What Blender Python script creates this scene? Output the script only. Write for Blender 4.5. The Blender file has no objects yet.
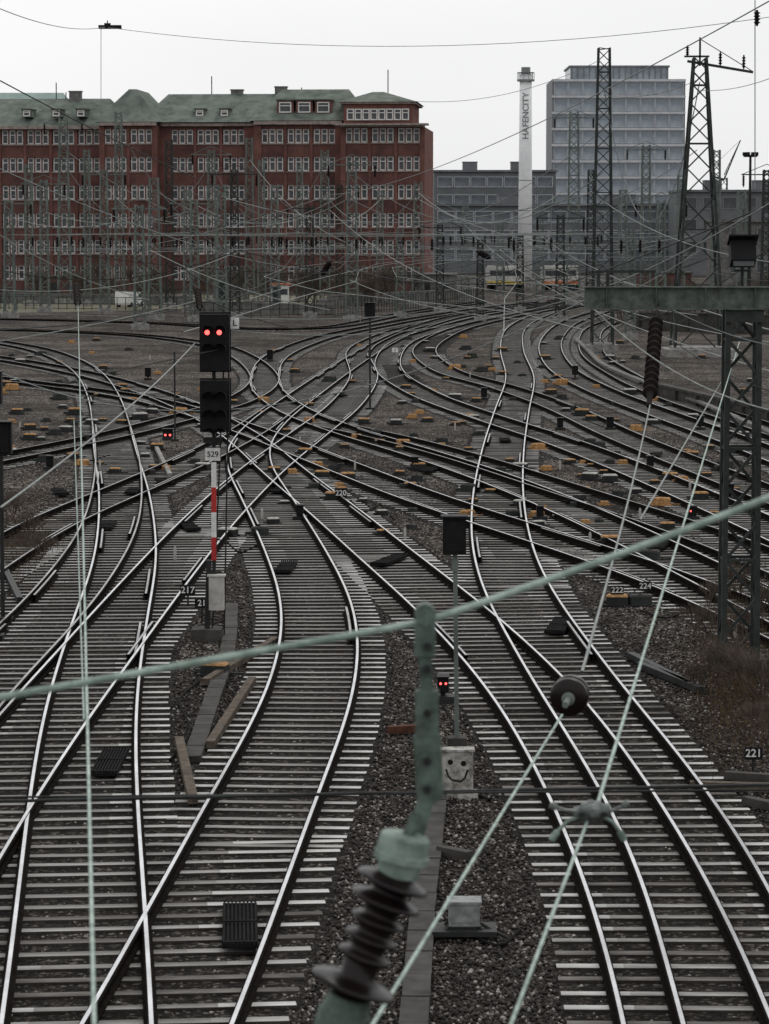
import bpy, math, random
import numpy as np
from mathutils import Vector, Matrix
random.seed(7); np.random.seed(7)
F=3000.0; H=8.2
TH=math.atan(284.0/F)
sc=bpy.context.scene
coll=sc.collection
sc.view_settings.view_transform='Standard'; sc.view_settings.look='None'; sc.view_settings.exposure=0
# ---------------------------------------------------------------- camera
cam=bpy.data.cameras.new("camera"); co=bpy.data.objects.new("camera",cam); coll.objects.link(co)
co.location=(0,0,H); co.rotation_euler=(math.pi/2-TH,0,0)
cam.sensor_fit='VERTICAL'; cam.sensor_height=36; cam.sensor_width=27; cam.lens=F/1024*36
cam.clip_start=0.5; cam.clip_end=6000
cam.dof.use_dof=True; cam.dof.focus_distance=85; cam.dof.aperture_fstop=6.5
sc.camera=co
# survey helpers (theodolite readings -> true world positions)
def ray(px,py):
    a=(px-384.5)/F; b=-(py-512)/F
    return Vector((a, math.cos(TH)+b*math.sin(TH), -math.sin(TH)+b*math.cos(TH)))
def G(px,py,z=0.0):
    d=ray(px,py); t=(z-H)/d.z
    return Vector((d.x*t,d.y*t,z))
def P(px,py,D):
    d=ray(px,py); t=D/d.y
    return Vector((d.x*t,D,H+d.z*t))
# ---------------------------------------------------------------- materials
def mat(name,c1,c2=None,rough=.7,metal=0.0,scale=6,bump=0.0,bs=None,detail=5,lo=.35,hi=.65,spec=.3,coord='Object',streak=0):
    m=bpy.data.materials.new(name); m.use_nodes=True
    nt=m.node_tree; b=nt.nodes['Principled BSDF']
    b.inputs['Roughness'].default_value=rough; b.inputs['Metallic'].default_value=metal
    b.inputs['Specular IOR Level'].default_value=spec
    tc=nt.nodes.new('ShaderNodeTexCoord'); src=tc.outputs[coord]
    if streak:
        mp_=nt.nodes.new('ShaderNodeMapping'); mp_.inputs['Scale'].default_value=(1,1,streak); nt.links.new(src,mp_.inputs['Vector']); src=mp_.outputs[0]
    if c2 is None: c2=tuple(x*.7 for x in c1)
    n=nt.nodes.new('ShaderNodeTexNoise'); n.inputs['Scale'].default_value=scale; n.inputs['Detail'].default_value=detail; n.inputs['Roughness'].default_value=.65
    nt.links.new(src,n.inputs['Vector'])
    r=nt.nodes.new('ShaderNodeValToRGB'); r.color_ramp.elements[0].position=lo; r.color_ramp.elements[1].position=hi
    r.color_ramp.elements[0].color=(*c2,1); r.color_ramp.elements[1].color=(*c1,1)
    nt.links.new(n.outputs['Fac'],r.inputs['Fac']); nt.links.new(r.outputs['Color'],b.inputs['Base Color'])
    if bump:
        n2=nt.nodes.new('ShaderNodeTexNoise'); n2.inputs['Scale'].default_value=bs or scale*3; n2.inputs['Detail'].default_value=4
        nt.links.new(tc.outputs[coord],n2.inputs['Vector'])
        bp=nt.nodes.new('ShaderNodeBump'); bp.inputs['Strength'].default_value=bump; bp.inputs['Distance'].default_value=.02
        nt.links.new(n2.outputs['Fac'],bp.inputs['Height']); nt.links.new(bp.outputs['Normal'],b.inputs['Normal'])
    return m
M={}
M['railtop']=mat('polished_rail_steel',(.76,.77,.79),(.48,.48,.49),rough=.24,metal=1,scale=.9)
M['railtop2']=mat('dull_rail_steel',(.36,.36,.365),(.13,.125,.12),rough=.34,metal=1,scale=.5)
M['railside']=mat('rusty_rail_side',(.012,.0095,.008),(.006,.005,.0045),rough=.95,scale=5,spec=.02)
M['sl1']=mat('weathered_concrete_sleeper',(.50,.50,.49),(.25,.248,.24),rough=.85,scale=3.0,bump=.3,bs=30,spec=.1)
M['sl2']=mat('stained_concrete_sleeper',(.36,.355,.345),(.14,.137,.13),rough=.85,scale=3.5,bump=.3,bs=30,spec=.1)
M['sl3']=mat('dark_wood_sleeper',(.16,.15,.14),(.055,.05,.046),rough=.85,scale=5,bump=.4,bs=25,spec=.1)
M['slm']=mat('oil_stained_sleeper_middle',(.30,.293,.28),(.09,.085,.08),rough=.85,scale=1.4,bump=.3,bs=30,spec=.1)
M['slside']=mat('dark_sleeper_side',(.050,.046,.042),(.022,.020,.018),rough=.95,scale=6,spec=.03)  # sleeper sides coloured much darker than the tops
M['steel_d']=mat('dark_painted_steel',(.025,.027,.026),(.012,.013,.012),rough=.6,scale=3,spec=.2)
M['mast']=mat('grey_green_mast_paint',(.155,.182,.167),(.08,.094,.086),rough=.7,scale=.8,spec=.15)
M['mastd']=mat('dark_mast_paint',(.040,.047,.043),(.020,.024,.022),rough=.7,scale=2.5,spec=.15)
M['beam']=mat('weathered_beam_paint',(.115,.135,.12),(.05,.058,.052),rough=.7,scale=5,bump=.2,spec=.15)
M['green']=mat('patina_green_steel',(.12,.165,.14),(.045,.065,.055),rough=.65,scale=14,bump=.3,bs=60)
M['paleg']=mat('pale_green_cap_paint',(.25,.32,.28),(.11,.15,.13),rough=.6,scale=14,bump=.2,bs=60)
M['clamp']=mat('grey_cast_metal',(.15,.17,.16),(.06,.07,.066),rough=.45,scale=25,bump=.2,bs=60)
M['wirel']=mat('verdigris_wire',(.34,.43,.385),(.17,.23,.20),rough=.5,scale=9,lo=.4,hi=.6)
M['wirem']=mat('grey_wire',(.24,.265,.25),(.13,.145,.14),rough=.6,scale=4)
M['wired']=mat('dark_wire',(.035,.038,.037),(.02,.02,.02),rough=.7,scale=4,spec=.15)
M['ins']=mat('brown_glazed_porcelain',(.012,.0075,.0065),(.006,.004,.004),rough=.30,scale=4,spec=.22)
M['insm']=mat('dull_brown_porcelain',(.018,.013,.012),(.010,.008,.008),rough=.8,scale=4,spec=.05)
M['black']=mat('black_signal_enamel',(.010,.010,.011),(.005,.005,.006),rough=.6,scale=6,spec=.15)
M['cover']=mat('black_rubber_cover',(.016,.015,.015),(.007,.007,.007),rough=.9,scale=6,spec=.05)
M['white']=mat('white_enamel',(.75,.75,.73),(.5,.5,.48),rough=.5,scale=6)
M['redp']=mat('red_enamel',(.45,.03,.025),(.3,.02,.02),rough=.5,scale=6)
M['grey']=mat('galvanised_grey',(.26,.27,.27),(.12,.13,.13),rough=.6,scale=8)
M['conc']=mat('weathered_concrete',(.30,.295,.28),(.13,.125,.12),rough=.9,scale=3,bump=.3,spec=.1)
M['grime']=mat('grimy_pale_panel',(.42,.41,.38),(.10,.095,.085),rough=.9,scale=7,detail=9,bump=.3,spec=.1,lo=.36,hi=.58)
M['edge']=mat('pale_concrete',(.50,.49,.46),(.30,.295,.28),rough=.9,scale=1.5,spec=.1)
M['concm']=mat('grey_concrete',(.19,.186,.178),(.09,.088,.084),rough=.9,scale=1.2,bump=.3,spec=.1)
M['concd']=mat('damp_dark_concrete',(.070,.067,.063),(.030,.029,.027),rough=.85,scale=2,bump=.4,spec=.1)
M['tan']=mat('ochre_machine_paint',(.50,.28,.11),(.20,.115,.055),rough=.75,scale=9,spec=.12)
def emis(name,c,s):
    m=mat(name,c,c); b=m.node_tree.nodes['Principled BSDF']
    b.inputs['Emission Color'].default_value=(*c,1); b.inputs['Emission Strength'].default_value=s; return m
M['red']=emis('red_signal_light',(1,.09,.08),3.2)
M['rust']=mat('rusty_iron',(.10,.045,.028),(.04,.022,.017),rough=.9,scale=8,bump=.3,spec=.1)
M['wood']=mat('old_timber',(.12,.098,.075),(.05,.04,.033),rough=.9,scale=6,spec=.1)
M['brick']=mat('dull_red_brick',(.185,.085,.072),(.090,.046,.040),rough=.9,scale=.45,detail=12,spec=.1)  # distance haze put into the brick as a lighter base colour
M['brickd']=mat('sooty_brick',(.145,.070,.060),(.068,.037,.033),rough=.9,scale=.4,detail=12,spec=.1)
M['stone']=mat('pale_stone_course',(.34,.28,.25),(.17,.14,.125),rough=.85,scale=2,spec=.1)
M['copper']=mat('copper_green_roof',(.165,.188,.165),(.080,.094,.083),rough=.9,scale=.6,detail=9,spec=.05,streak=.3)
M['glass']=mat('dark_window_glass',(.07,.075,.08),(.03,.033,.036),rough=.12,scale=.6)
M['frame']=mat('white_window_frame',(.72,.71,.69),(.50,.49,.48),rough=.6,scale=1)
M['modglass']=mat('blue_grey_curtain_glass',(.34,.385,.43),(.15,.18,.21),rough=.22,scale=.14,lo=.38,hi=.62)
M['modband']=mat('pale_facade_band',(.55,.57,.59),(.44,.46,.48),rough=.6,scale=.5)
M['modcore']=mat('grey_facade_core',(.19,.20,.21),(.13,.14,.15),rough=.6,scale=.5)
M['modwall']=mat('slate_facade',(.15,.158,.168),(.10,.107,.115),rough=.7,scale=.3)
M['mull']=mat('light_window_mullion',(.46,.48,.50),(.36,.38,.40),scale=1)
M['modgl2']=mat('dark_office_glass',(.17,.19,.215),(.06,.07,.08),rough=.2,scale=.3)
M['chim']=mat('pale_chimney_sheet',(.80,.81,.81),(.66,.67,.68),rough=.6,scale=.5)
M['ltr']=mat('grey_lettering',(.24,.25,.255),(.19,.20,.20),rough=.7,scale=.5)
M['twig']=mat('bare_twigs',(.13,.105,.086),(.065,.052,.043),rough=.95,scale=1.5,spec=.05)
M['dry']=mat('dry_weeds',(.13,.09,.055),(.05,.037,.025),rough=.95,scale=2,spec=.05)
M['orange']=mat('orange_panel',(.5,.14,.04),(.35,.1,.03),rough=.6,scale=3)
M['yellow']=mat('yellow_panel',(.6,.42,.06),(.4,.3,.05),rough=.6,scale=3)
M['tyre']=mat('rubber',(.02,.02,.02),rough=.8)
def ballast(name,k):
    m=bpy.data.materials.new(name); m.use_nodes=True; nt=m.node_tree; b=nt.nodes['Principled BSDF']
    tc=nt.nodes.new('ShaderNodeTexCoord'); L=nt.links.new
    v=nt.nodes.new('ShaderNodeTexVoronoi'); v.inputs['Scale'].default_value=17
    L(tc.outputs['Object'],v.inputs['Vector'])
    r=nt.nodes.new('ShaderNodeValToRGB'); e=r.color_ramp.elements
    c=lambda a,b_,c_:(a*k,b_*k,c_*k,1)
    e[0].position=0; e[0].color=c(.008,.007,.0065); e[1].position=1; e[1].color=c(.30,.285,.27)
    x=e.new(.5); x.color=c(.027,.023,.0205); x=e.new(.82); x.color=c(.072,.063,.057)
    sp=nt.nodes.new('ShaderNodeSeparateColor'); L(v.outputs['Color'],sp.inputs['Color']); L(sp.outputs['Red'],r.inputs['Fac'])
    n=nt.nodes.new('ShaderNodeTexNoise'); n.inputs['Scale'].default_value=.16; n.inputs['Detail'].default_value=9; n.inputs['Roughness'].default_value=.75
    L(tc.outputs['Object'],n.inputs['Vector'])
    r2=nt.nodes.new('ShaderNodeValToRGB'); r2.color_ramp.elements[0].position=.42; r2.color_ramp.elements[1].position=.60
    r2.color_ramp.elements[0].color=(.40,.37,.35,1); r2.color_ramp.elements[1].color=(1.5,1.45,1.4,1)
    L(n.outputs['Fac'],r2.inputs['Fac'])
    mx=nt.nodes.new('ShaderNodeMix'); mx.data_type='RGBA'; mx.blend_type='MULTIPLY'; mx.inputs['Factor'].default_value=1
    L(r.outputs['Color'],mx.inputs[6]); L(r2.outputs['Color'],mx.inputs[7])
    # metre-scale mottling that stays visible in the distance
    n3=nt.nodes.new('ShaderNodeTexNoise'); n3.inputs['Scale'].default_value=1.3; n3.inputs['Detail'].default_value=8; n3.inputs['Roughness'].default_value=.8
    L(tc.outputs['Object'],n3.inputs['Vector'])
    r3=nt.nodes.new('ShaderNodeValToRGB'); r3.color_ramp.elements[0].position=.38; r3.color_ramp.elements[1].position=.66
    r3.color_ramp.elements[0].color=(.55,.54,.53,1); r3.color_ramp.elements[1].color=(1.5,1.48,1.45,1); L(n3.outputs['Fac'],r3.inputs['Fac'])
    m2=nt.nodes.new('ShaderNodeMix'); m2.data_type='RGBA'; m2.blend_type='MULTIPLY'; m2.inputs['Factor'].default_value=1
    L(mx.outputs[2],m2.inputs[6]); L(r3.outputs['Color'],m2.inputs[7]); L(m2.outputs[2],b.inputs['Base Color'])
    b.inputs['Roughness'].default_value=.9; b.inputs['Specular IOR Level'].default_value=.08
    bp=nt.nodes.new('ShaderNodeBump'); bp.inputs['Strength'].default_value=.9; bp.inputs['Distance'].default_value=.03; bp.invert=True
    L(v.outputs['Distance'],bp.inputs['Height']); L(bp.outputs['Normal'],b.inputs['Normal'])
    return m
M['ballast']=ballast('wet_ballast_gravel',1.0)
M['bed']=ballast('oily_ballast_gravel',.34)
def stone_mat():
    m=bpy.data.materials.new('ballast_stone'); m.use_nodes=True; nt=m.node_tree; b=nt.nodes['Principled BSDF']; L=nt.links.new
    g=nt.nodes.new('ShaderNodeNewGeometry'); r=nt.nodes.new('ShaderNodeValToRGB'); e=r.color_ramp.elements
    e[0].color=(.009,.008,.007,1); e[1].color=(.34,.32,.30,1); x=e.new(.55); x.color=(.028,.023,.021,1); x=e.new(.88); x.color=(.078,.066,.059,1)
    L(g.outputs['Random Per Island'],r.inputs['Fac']); L(r.outputs['Color'],b.inputs['Base Color']); b.inputs['Roughness'].default_value=.8; b.inputs['Specular IOR Level'].default_value=.2
    return m
M['stones']=stone_mat()
# ---------------------------------------------------------------- mesh builder
class MB:
    def __init__(s): s.v=[];s.f=[];s.m=[]
    def add(s,vs,fs,mi=0):
        o=len(s.v); s.v+= [tuple(x) for x in vs]; s.f+=[tuple(i+o for i in f) for f in fs]; s.m+=[mi]*len(fs)
    def box(s,c,d,mi=0,R=None):
        c=Vector(c); vs=[]
        for z in(-.5,.5):
            for x,y in((-.5,-.5),(.5,-.5),(.5,.5),(-.5,.5)):
                p=Vector((x*d[0],y*d[1],z*d[2]))
                if R is not None: p=R@p
                vs.append(c+p)
        s.add(vs,[(3,2,1,0),(4,5,6,7),(0,1,5,4),(1,2,6,5),(2,3,7,6),(3,0,4,7)],mi)
    def basis(s,p0,p1):
        d=(Vector(p1)-Vector(p0)).normalized(); up=Vector((0,0,1)) if abs(d.z)<.95 else Vector((0,1,0))
        a=d.cross(up).normalized(); b=a.cross(d).normalized(); return d,a,b
    def bar(s,p0,p1,w,h=None,mi=0):
        h=h or w; p0=Vector(p0);p1=Vector(p1); d,a,b=s.basis(p0,p1); vs=[]
        for p in(p0,p1):
            for x,y in((-.5,-.5),(.5,-.5),(.5,.5),(-.5,.5)): vs.append(p+a*x*w+b*y*h)
        s.add(vs,[(0,1,2,3),(7,6,5,4),(0,4,5,1),(1,5,6,2),(2,6,7,3),(3,7,4,0)],mi)
    def lathe(s,p0,p1,prof,n=12,mi=0):
        p0=Vector(p0);p1=Vector(p1); d,a,b=s.basis(p0,p1); L=(p1-p0); vs=[];fs=[]
        for t,r in prof:
            for k in range(n):
                an=2*math.pi*k/n; vs.append(p0+L*t+(a*math.cos(an)+b*math.sin(an))*r)
        for i in range(len(prof)-1):
            for k in range(n):
                k2=(k+1)%n; fs.append((i*n+k,i*n+k2,(i+1)*n+k2,(i+1)*n+k))
        fs.append(tuple(range(n))[::-1]); fs.append(tuple((len(prof)-1)*n+k for k in range(n)))
        s.add(vs,fs,mi)
    def cyl(s,p0,p1,r0,r1=None,n=8,mi=0): s.lathe(p0,p1,[(0,r0),(1,r0 if r1 is None else r1)],n,mi)
    def tube(s,pts,r,n=6,mi=0):
        vs=[];fs=[]; pts=[Vector(p) for p in pts]
        for i,p in enumerate(pts):
            q0=pts[max(0,i-1)];q1=pts[min(len(pts)-1,i+1)]; d,a,b=s.basis(q0,q1)
            for k in range(n):
                an=2*math.pi*k/n; vs.append(p+(a*math.cos(an)+b*math.sin(an))*r)
        for i in range(len(pts)-1):
            for k in range(n):
                k2=(k+1)%n; fs.append((i*n+k,i*n+k2,(i+1)*n+k2,(i+1)*n+k))
        s.add(vs,fs,mi)
    def mesh(s,name,mats,smooth=False):
        me=bpy.data.meshes.new(name); me.from_pydata(s.v,[],s.f)
        for m in mats: me.materials.append(M[m] if isinstance(m,str) else m)
        me.polygons.foreach_set('material_index',s.m)
        if smooth: me.polygons.foreach_set('use_smooth',[True]*len(s.f))
        me.update(); return me
    def obj(s,name,mats,parent=None,loc=(0,0,0),smooth=False):
        return mk(name,s.mesh(name,mats,smooth),parent,loc)
def mk(name,data,parent=None,loc=(0,0,0),rz=0):
    o=bpy.data.objects.new(name,data); coll.objects.link(o); o.location=loc; o.rotation_euler=(0,0,rz)
    if parent: o.parent=parent
    return o
def tag(o,label,cat,group=None):
    o['label']=label; o['category']=cat
    if group: o['group']=group
    return o
def thing(name,loc,label,cat,group=None,rz=0):
    return tag(mk(name,None,None,loc,rz),label,cat,group)
def text_mesh(s,size,matk,rot=0):
    c=bpy.data.curves.new('lettering','FONT'); c.body=s; c.size=size; c.align_x='CENTER'; c.align_y='CENTER'; c.extrude=.002; c.offset=size*.012
    o=bpy.data.objects.new('tmp',c); coll.objects.link(o); bpy.context.view_layer.update()
    me=bpy.data.meshes.new_from_object(o.evaluated_get(bpy.context.evaluated_depsgraph_get()))
    bpy.data.objects.remove(o); me.materials.clear(); me.materials.append(M[matk])
    if rot: me.transform(Matrix.Rotation(rot,4,'Z'))
    me.transform(Matrix.Rotation(math.pi/2,4,'X')); return me
# ---------------------------------------------------------------- world / light
w=bpy.data.worlds.new("World"); sc.world=w; w.use_nodes=True; nt=w.node_tree
bg=nt.nodes['Background']; sky=nt.nodes.new('ShaderNodeTexSky'); sky.sky_type='NISHITA'; sky.sun_disc=False
sky.sun_elevation=math.radians(38); sky.sun_rotation=math.radians(-25); sky.dust_density=4; sky.air_density=1.5
hs=nt.nodes.new('ShaderNodeHueSaturation'); hs.inputs['Saturation'].default_value=.12; hs.inputs['Value'].default_value=.12
nt.links.new(sky.outputs[0],hs.inputs['Color'])
tc=nt.nodes.new('ShaderNodeTexCoord'); nz=nt.nodes.new('ShaderNodeTexNoise'); nz.inputs['Scale'].default_value=2.2; nz.inputs['Detail'].default_value=5
mp=nt.nodes.new('ShaderNodeMapping'); mp.inputs['Scale'].default_value=(1,1,4); nt.links.new(tc.outputs['Generated'],mp.inputs['Vector']); nt.links.new(mp.outputs[0],nz.inputs['Vector'])
cr=nt.nodes.new('ShaderNodeValToRGB'); cr.color_ramp.elements[0].position=.3; cr.color_ramp.elements[1].position=.7
cr.color_ramp.elements[0].color=(.87,.875,.885,1); cr.color_ramp.elements[1].color=(1.01,1.01,1.015,1)
nt.links.new(nz.outputs['Fac'],cr.inputs['Fac'])
mx=nt.nodes.new('ShaderNodeMix'); mx.data_type='RGBA'; mx.inputs['Factor'].default_value=.9
nt.links.new(hs.outputs[0],mx.inputs[6]); nt.links.new(cr.outputs[0],mx.inputs[7]); nt.links.new(mx.outputs[2],bg.inputs['Color']); bg.inputs['Strength'].default_value=1.0
sl=bpy.data.lights.new('sun','SUN'); sl.energy=1.1; sl.angle=math.radians(20); sl.color=(1,.97,.93)
so=bpy.data.objects.new('sun',sl); coll.objects.link(so); so.rotation_euler=(math.radians(-38),0,math.radians(-25))
# ---------------------------------------------------------------- ground
mb=MB(); mb.add([(-2500,-50,0),(2500,-50,0),(2500,4000,0),(-2500,4000,0)],[(0,1,2,3)])
g=mb.obj('ground',['ballast']); g['kind']='structure'; g['label']='dark wet ballast and cinder ground of the rail yard'
# ---------------------------------------------------------------- tracks
TR=[
[(66,1220),(78,1000),(81,900),(84,780),(92,700),(110,620),(125,560),(125,500),(115,450),(105,400),(88,372),(50,352),(-20,338)],
[(60,1220),(170,1000),(205,925),(262,800),(308,700),(320,640),(316,600),(295,550),(268,500),(249,465),(250,445),(268,422),(302,396),(345,366),(388,340),(440,320),(520,306),(620,296)],
[(755,1220),(692,1000),(655,900),(605,800),(548,710),(500,655),(450,608),(390,558),(335,512),(285,472),(245,438),(190,407),(120,382),(40,364),(-40,352)],
[(830,1220),(748,1000),(705,880),(640,770),(585,695),(548,640),(520,595),(503,550),(498,500),(503,450),(512,410),(520,378),(512,350),(515,330),(548,312),(610,300)],
[(-160,1010),(-40,830),(30,735),(95,655),(150,588),(205,525),(260,472),(306,436),(346,404),(364,376),(358,352),(385,335),(440,320)],
[(-160,850),(-40,700),(30,632),(75,582),(110,525),(118,465),(108,410)],
[(-60,590),(40,528),(140,484),(210,452),(250,430),(285,405)],
[(860,650),(760,600),(680,560),(590,517),(500,480),(420,453),(350,432),(290,408),(265,385),(270,362),(310,341),(380,325),(470,310),(570,299)],
[(860,570),(740,515),(640,472),(560,441),(480,415),(420,392),(388,368),(395,347),(445,327),(515,311),(600,299)],
[(860,490),(740,442),(660,413),(600,390),(560,367),(550,346),(562,327),(610,308)],
[(860,530),(720,475),(620,435),(560,407),(500,386),(445,370),(424,351),(445,334),(505,317),(585,303)],
[(-40,374),(60,386),(150,400),(240,427),(330,462),(420,497),(520,530),(620,562),(740,608),(860,665)],
[(330,425),(400,440),(480,462),(560,488),(660,520),(760,556),(860,600)],
[(860,462),(760,426),(680,400),(625,376),(592,352),(592,332),(640,312)],
[(-60,470),(30,452),(110,436),(180,418),(235,402),(262,386),(268,366)],
[(-60,328),(60,331),(160,337),(230,350),(262,372),(268,392)],
[(-60,318),(60,320),(160,323),(260,329),(330,327),(400,314),(480,302)],
]
DULL={6,12,13,14,15,16,5,10}
def crom(pts,n=24):
    P_=[np.array(p,float) for p in pts]; P_=[2*P_[0]-P_[1]]+P_+[2*P_[-1]-P_[-2]]; out=[]
    for i in range(1,len(P_)-2):
        p0,p1,p2,p3=P_[i-1:i+3]
        t0=0;t1=t0+np.linalg.norm(p1-p0)**.5;t2=t1+np.linalg.norm(p2-p1)**.5;t3=t2+np.linalg.norm(p3-p2)**.5
        for t in np.linspace(t1,t2,n,endpoint=False):
            A1=(t1-t)/(t1-t0)*p0+(t-t0)/(t1-t0)*p1;A2=(t2-t)/(t2-t1)*p1+(t-t1)/(t2-t1)*p2;A3=(t3-t)/(t3-t2)*p2+(t-t2)/(t3-t2)*p3
            B1=(t2-t)/(t2-t0)*A1+(t-t0)/(t2-t0)*A2;B2=(t3-t)/(t3-t1)*A2+(t-t1)/(t3-t1)*A3
            out.append((t2-t)/(t2-t1)*B1+(t-t1)/(t2-t1)*B2)
    out.append(P_[-2]); return out
RAILZ=.17
def centreline(tr):
    q=crom(tr); w_=np.array([list(G(a[0],a[1],RAILZ))[:2] for a in q])
    d=np.r_[0,np.cumsum(np.linalg.norm(np.diff(w_,axis=0),axis=1))]
    s=np.arange(0,d[-1],.6); pts=np.c_[np.interp(s,d,w_[:,0]),np.interp(s,d,w_[:,1])]
    for k,it in((9,4),):
        for _ in range(it):
            pad=np.r_[np.repeat(pts[:1],k//2,0),pts,np.repeat(pts[-1:],k//2,0)]
            ker=np.ones(k)/k; sm=np.c_[np.convolve(pad[:,0],ker,'valid'),np.convolve(pad[:,1],ker,'valid')]
            sm[:4]=pts[:4]; sm[-4:]=pts[-4:]; pts=sm
    return pts
CL=[centreline(t) for t in TR]
def tang(p):
    t=np.gradient(p,axis=0); t/= (np.linalg.norm(t,axis=1)[:,None]+1e-9); return t
TG=[tang(p) for p in CL]
prof=[(-.075,0),(-.075,.014),(-.018,.03),(-.018,.10),(-.044,.108),(-.044,.134),(-.023,.152),(.023,.152),(.044,.134),(.044,.108),(.018,.10),(.018,.03),(.075,.014),(.075,0)]
slm=[]
def sleeper_geo(b_,L_,R,c,z,hw,hz,m_end,m_mid,m_side):
    def X_(x_,y,zz):
        p=R@Vector((x_,y,0)); return (c[0]+p.x,c[1]+p.y,z+zz)
    e=[-.5*L_,-.27*L_,.27*L_,.5*L_]; vs=[]
    for x_ in e: vs+=[X_(x_,-hw*1.2,-hz),X_(x_,-hw,0),X_(x_,hw,0),X_(x_,hw*1.2,-hz)]
    o=len(b_.v); b_.v+=vs
    for i in range(3):
        a=i*4
        fs=[(a,a+4,a+5,a+1),(a+1,a+5,a+6,a+2),(a+2,a+6,a+7,a+3)]
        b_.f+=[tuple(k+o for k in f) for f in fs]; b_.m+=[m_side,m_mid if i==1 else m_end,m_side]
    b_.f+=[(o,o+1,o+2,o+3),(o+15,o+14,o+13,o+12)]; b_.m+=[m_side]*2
I3=Matrix.Identity(3)
for k,mid in(('sl1','slm'),('sl2','slm'),('sl3','sl3'),('sl1','sl2')):
    b_=MB(); sleeper_geo(b_,1.0,I3,(0,0),0,.085,.06,0,1,2); slm.append(b_.mesh('sleeper',[k,mid,'slside']))
SZ=.034
for ti,(c,t) in enumerate(zip(CL,TG)):
    nrm=np.c_[t[:,1],-t[:,0]]
    base=Vector((c[0,0],c[0,1],0))
    near=ti<6
    dull=ti in DULL
    tr=thing('railway_track',base,('dull rusty rails on weathered sleepers in dark ballast' if dull else 'polished steel rails on weathered sleepers in dark ballast'),'railway track','tracks of the rail yard')
    vs=[];fs=[]
    for i in range(len(c)):
        for s_,zz in((-1.45,0),(-1.1,1),(1.1,1),(1.45,0)):
            o=nrm[i]*s_; vs.append((c[i,0]+o[0]-base.x,c[i,1]+o[1]-base.y,(.004+ti*.0006) if zz else .001))
    for i in range(len(c)-1):
        for k in range(3): fs.append((i*4+k,i*4+k+1,(i+1)*4+k+1,(i+1)*4+k))
    b_=MB(); b_.add(vs,fs); o=b_.obj('track_bed',['bed'],tr)
    def railmesh(off,i0,i1,nm,mt,dz=0):
        vs=[];fs=[]; n=len(prof); z0=SZ+.002+ti*.002+dz
        for i in range(i0,i1):
            for (x_,z_) in prof:
                o=nrm[i]*(off+x_); vs.append((c[i,0]+o[0]-base.x,c[i,1]+o[1]-base.y,z0+z_))
        for i in range(i1-i0-1):
            for k in range(n-1): fs.append((i*n+k,i*n+k+1,(i+1)*n+k+1,(i+1)*n+k))
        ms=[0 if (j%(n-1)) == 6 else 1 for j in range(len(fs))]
        b_=MB(); b_.add(vs,fs); b_.m=ms; b_.obj(nm,[mt,'railside'],tr)
    for sgn in(-1,1): railmesh(sgn*.757,0,len(c),'rail','railtop2' if dull else 'railtop')
    if ti<12:
        used=-99
        for i in range(10,len(c)-12):
            if i-used<16 or c[i,1]>210 or c[i,1]<58: continue
            for tj in range(len(CL)):
                if tj==ti: continue
                d=CL[tj]-c[i]; k=np.argmin(np.hypot(d[:,0],d[:,1])); la=float(d[k]@nrm[i])
                if 1.0<abs(la)<1.75 and abs(float(t[i]@TG[tj][k]))>.95:
                    sg=-1 if la>0 else 1
                    railmesh(sg*(.757-.125),i-4,i+5,'guard_rail','railtop2',-.004); used=i; break
    rest=MB(); cnt=0
    order=np.argsort(c[:,1])
    for i in order:
        p=c[i]; tt=t[i]; nn=nrm[i]
        if p[1]>420: continue
        skip=False; lo,hi=-1.3,1.3
        for tj,(c2,t2) in enumerate(zip(CL,TG)):
            if tj==ti: continue
            d=c2-p; al=d@tt; la=d@nn
            if tj<ti:
                if np.min(np.hypot(d[:,0],d[:,1]))<2.15: skip=True;break
            else:
                k=np.abs(al)<.35; k&=np.abs(la)<2.2
                if k.any(): lo=min(lo,la[k].min()-1.3); hi=max(hi,la[k].max()+1.3)
        if skip: continue
        L_=hi-lo; cc=p+nn*(lo+hi)/2+np.random.uniform(-.02,.02,2); ang=math.atan2(nn[1],nn[0])+random.uniform(-.010,.010)
        mi=random.choices([0,1,2,3],[.50,.20,.04,.26] if L_<2.7 else [.30,.32,.14,.24])[0]
        z=SZ-ti*.0006+random.uniform(-.006,0)
        if near and cnt<100:
            o=mk('sleeper',slm[mi],tr,(cc[0]-base.x,cc[1]-base.y,z),ang); o.scale=(L_,random.uniform(.92,1.1),1); cnt+=1
        else:
            R=Matrix.Rotation(ang,3,'Z')
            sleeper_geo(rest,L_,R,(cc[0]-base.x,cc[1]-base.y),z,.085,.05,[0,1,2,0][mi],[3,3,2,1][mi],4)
    if rest.v:
        o=rest.obj('sleeper_bed',['sl1','sl2','sl3','slm','slside'],tr); o['kind']='stuff'
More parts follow.
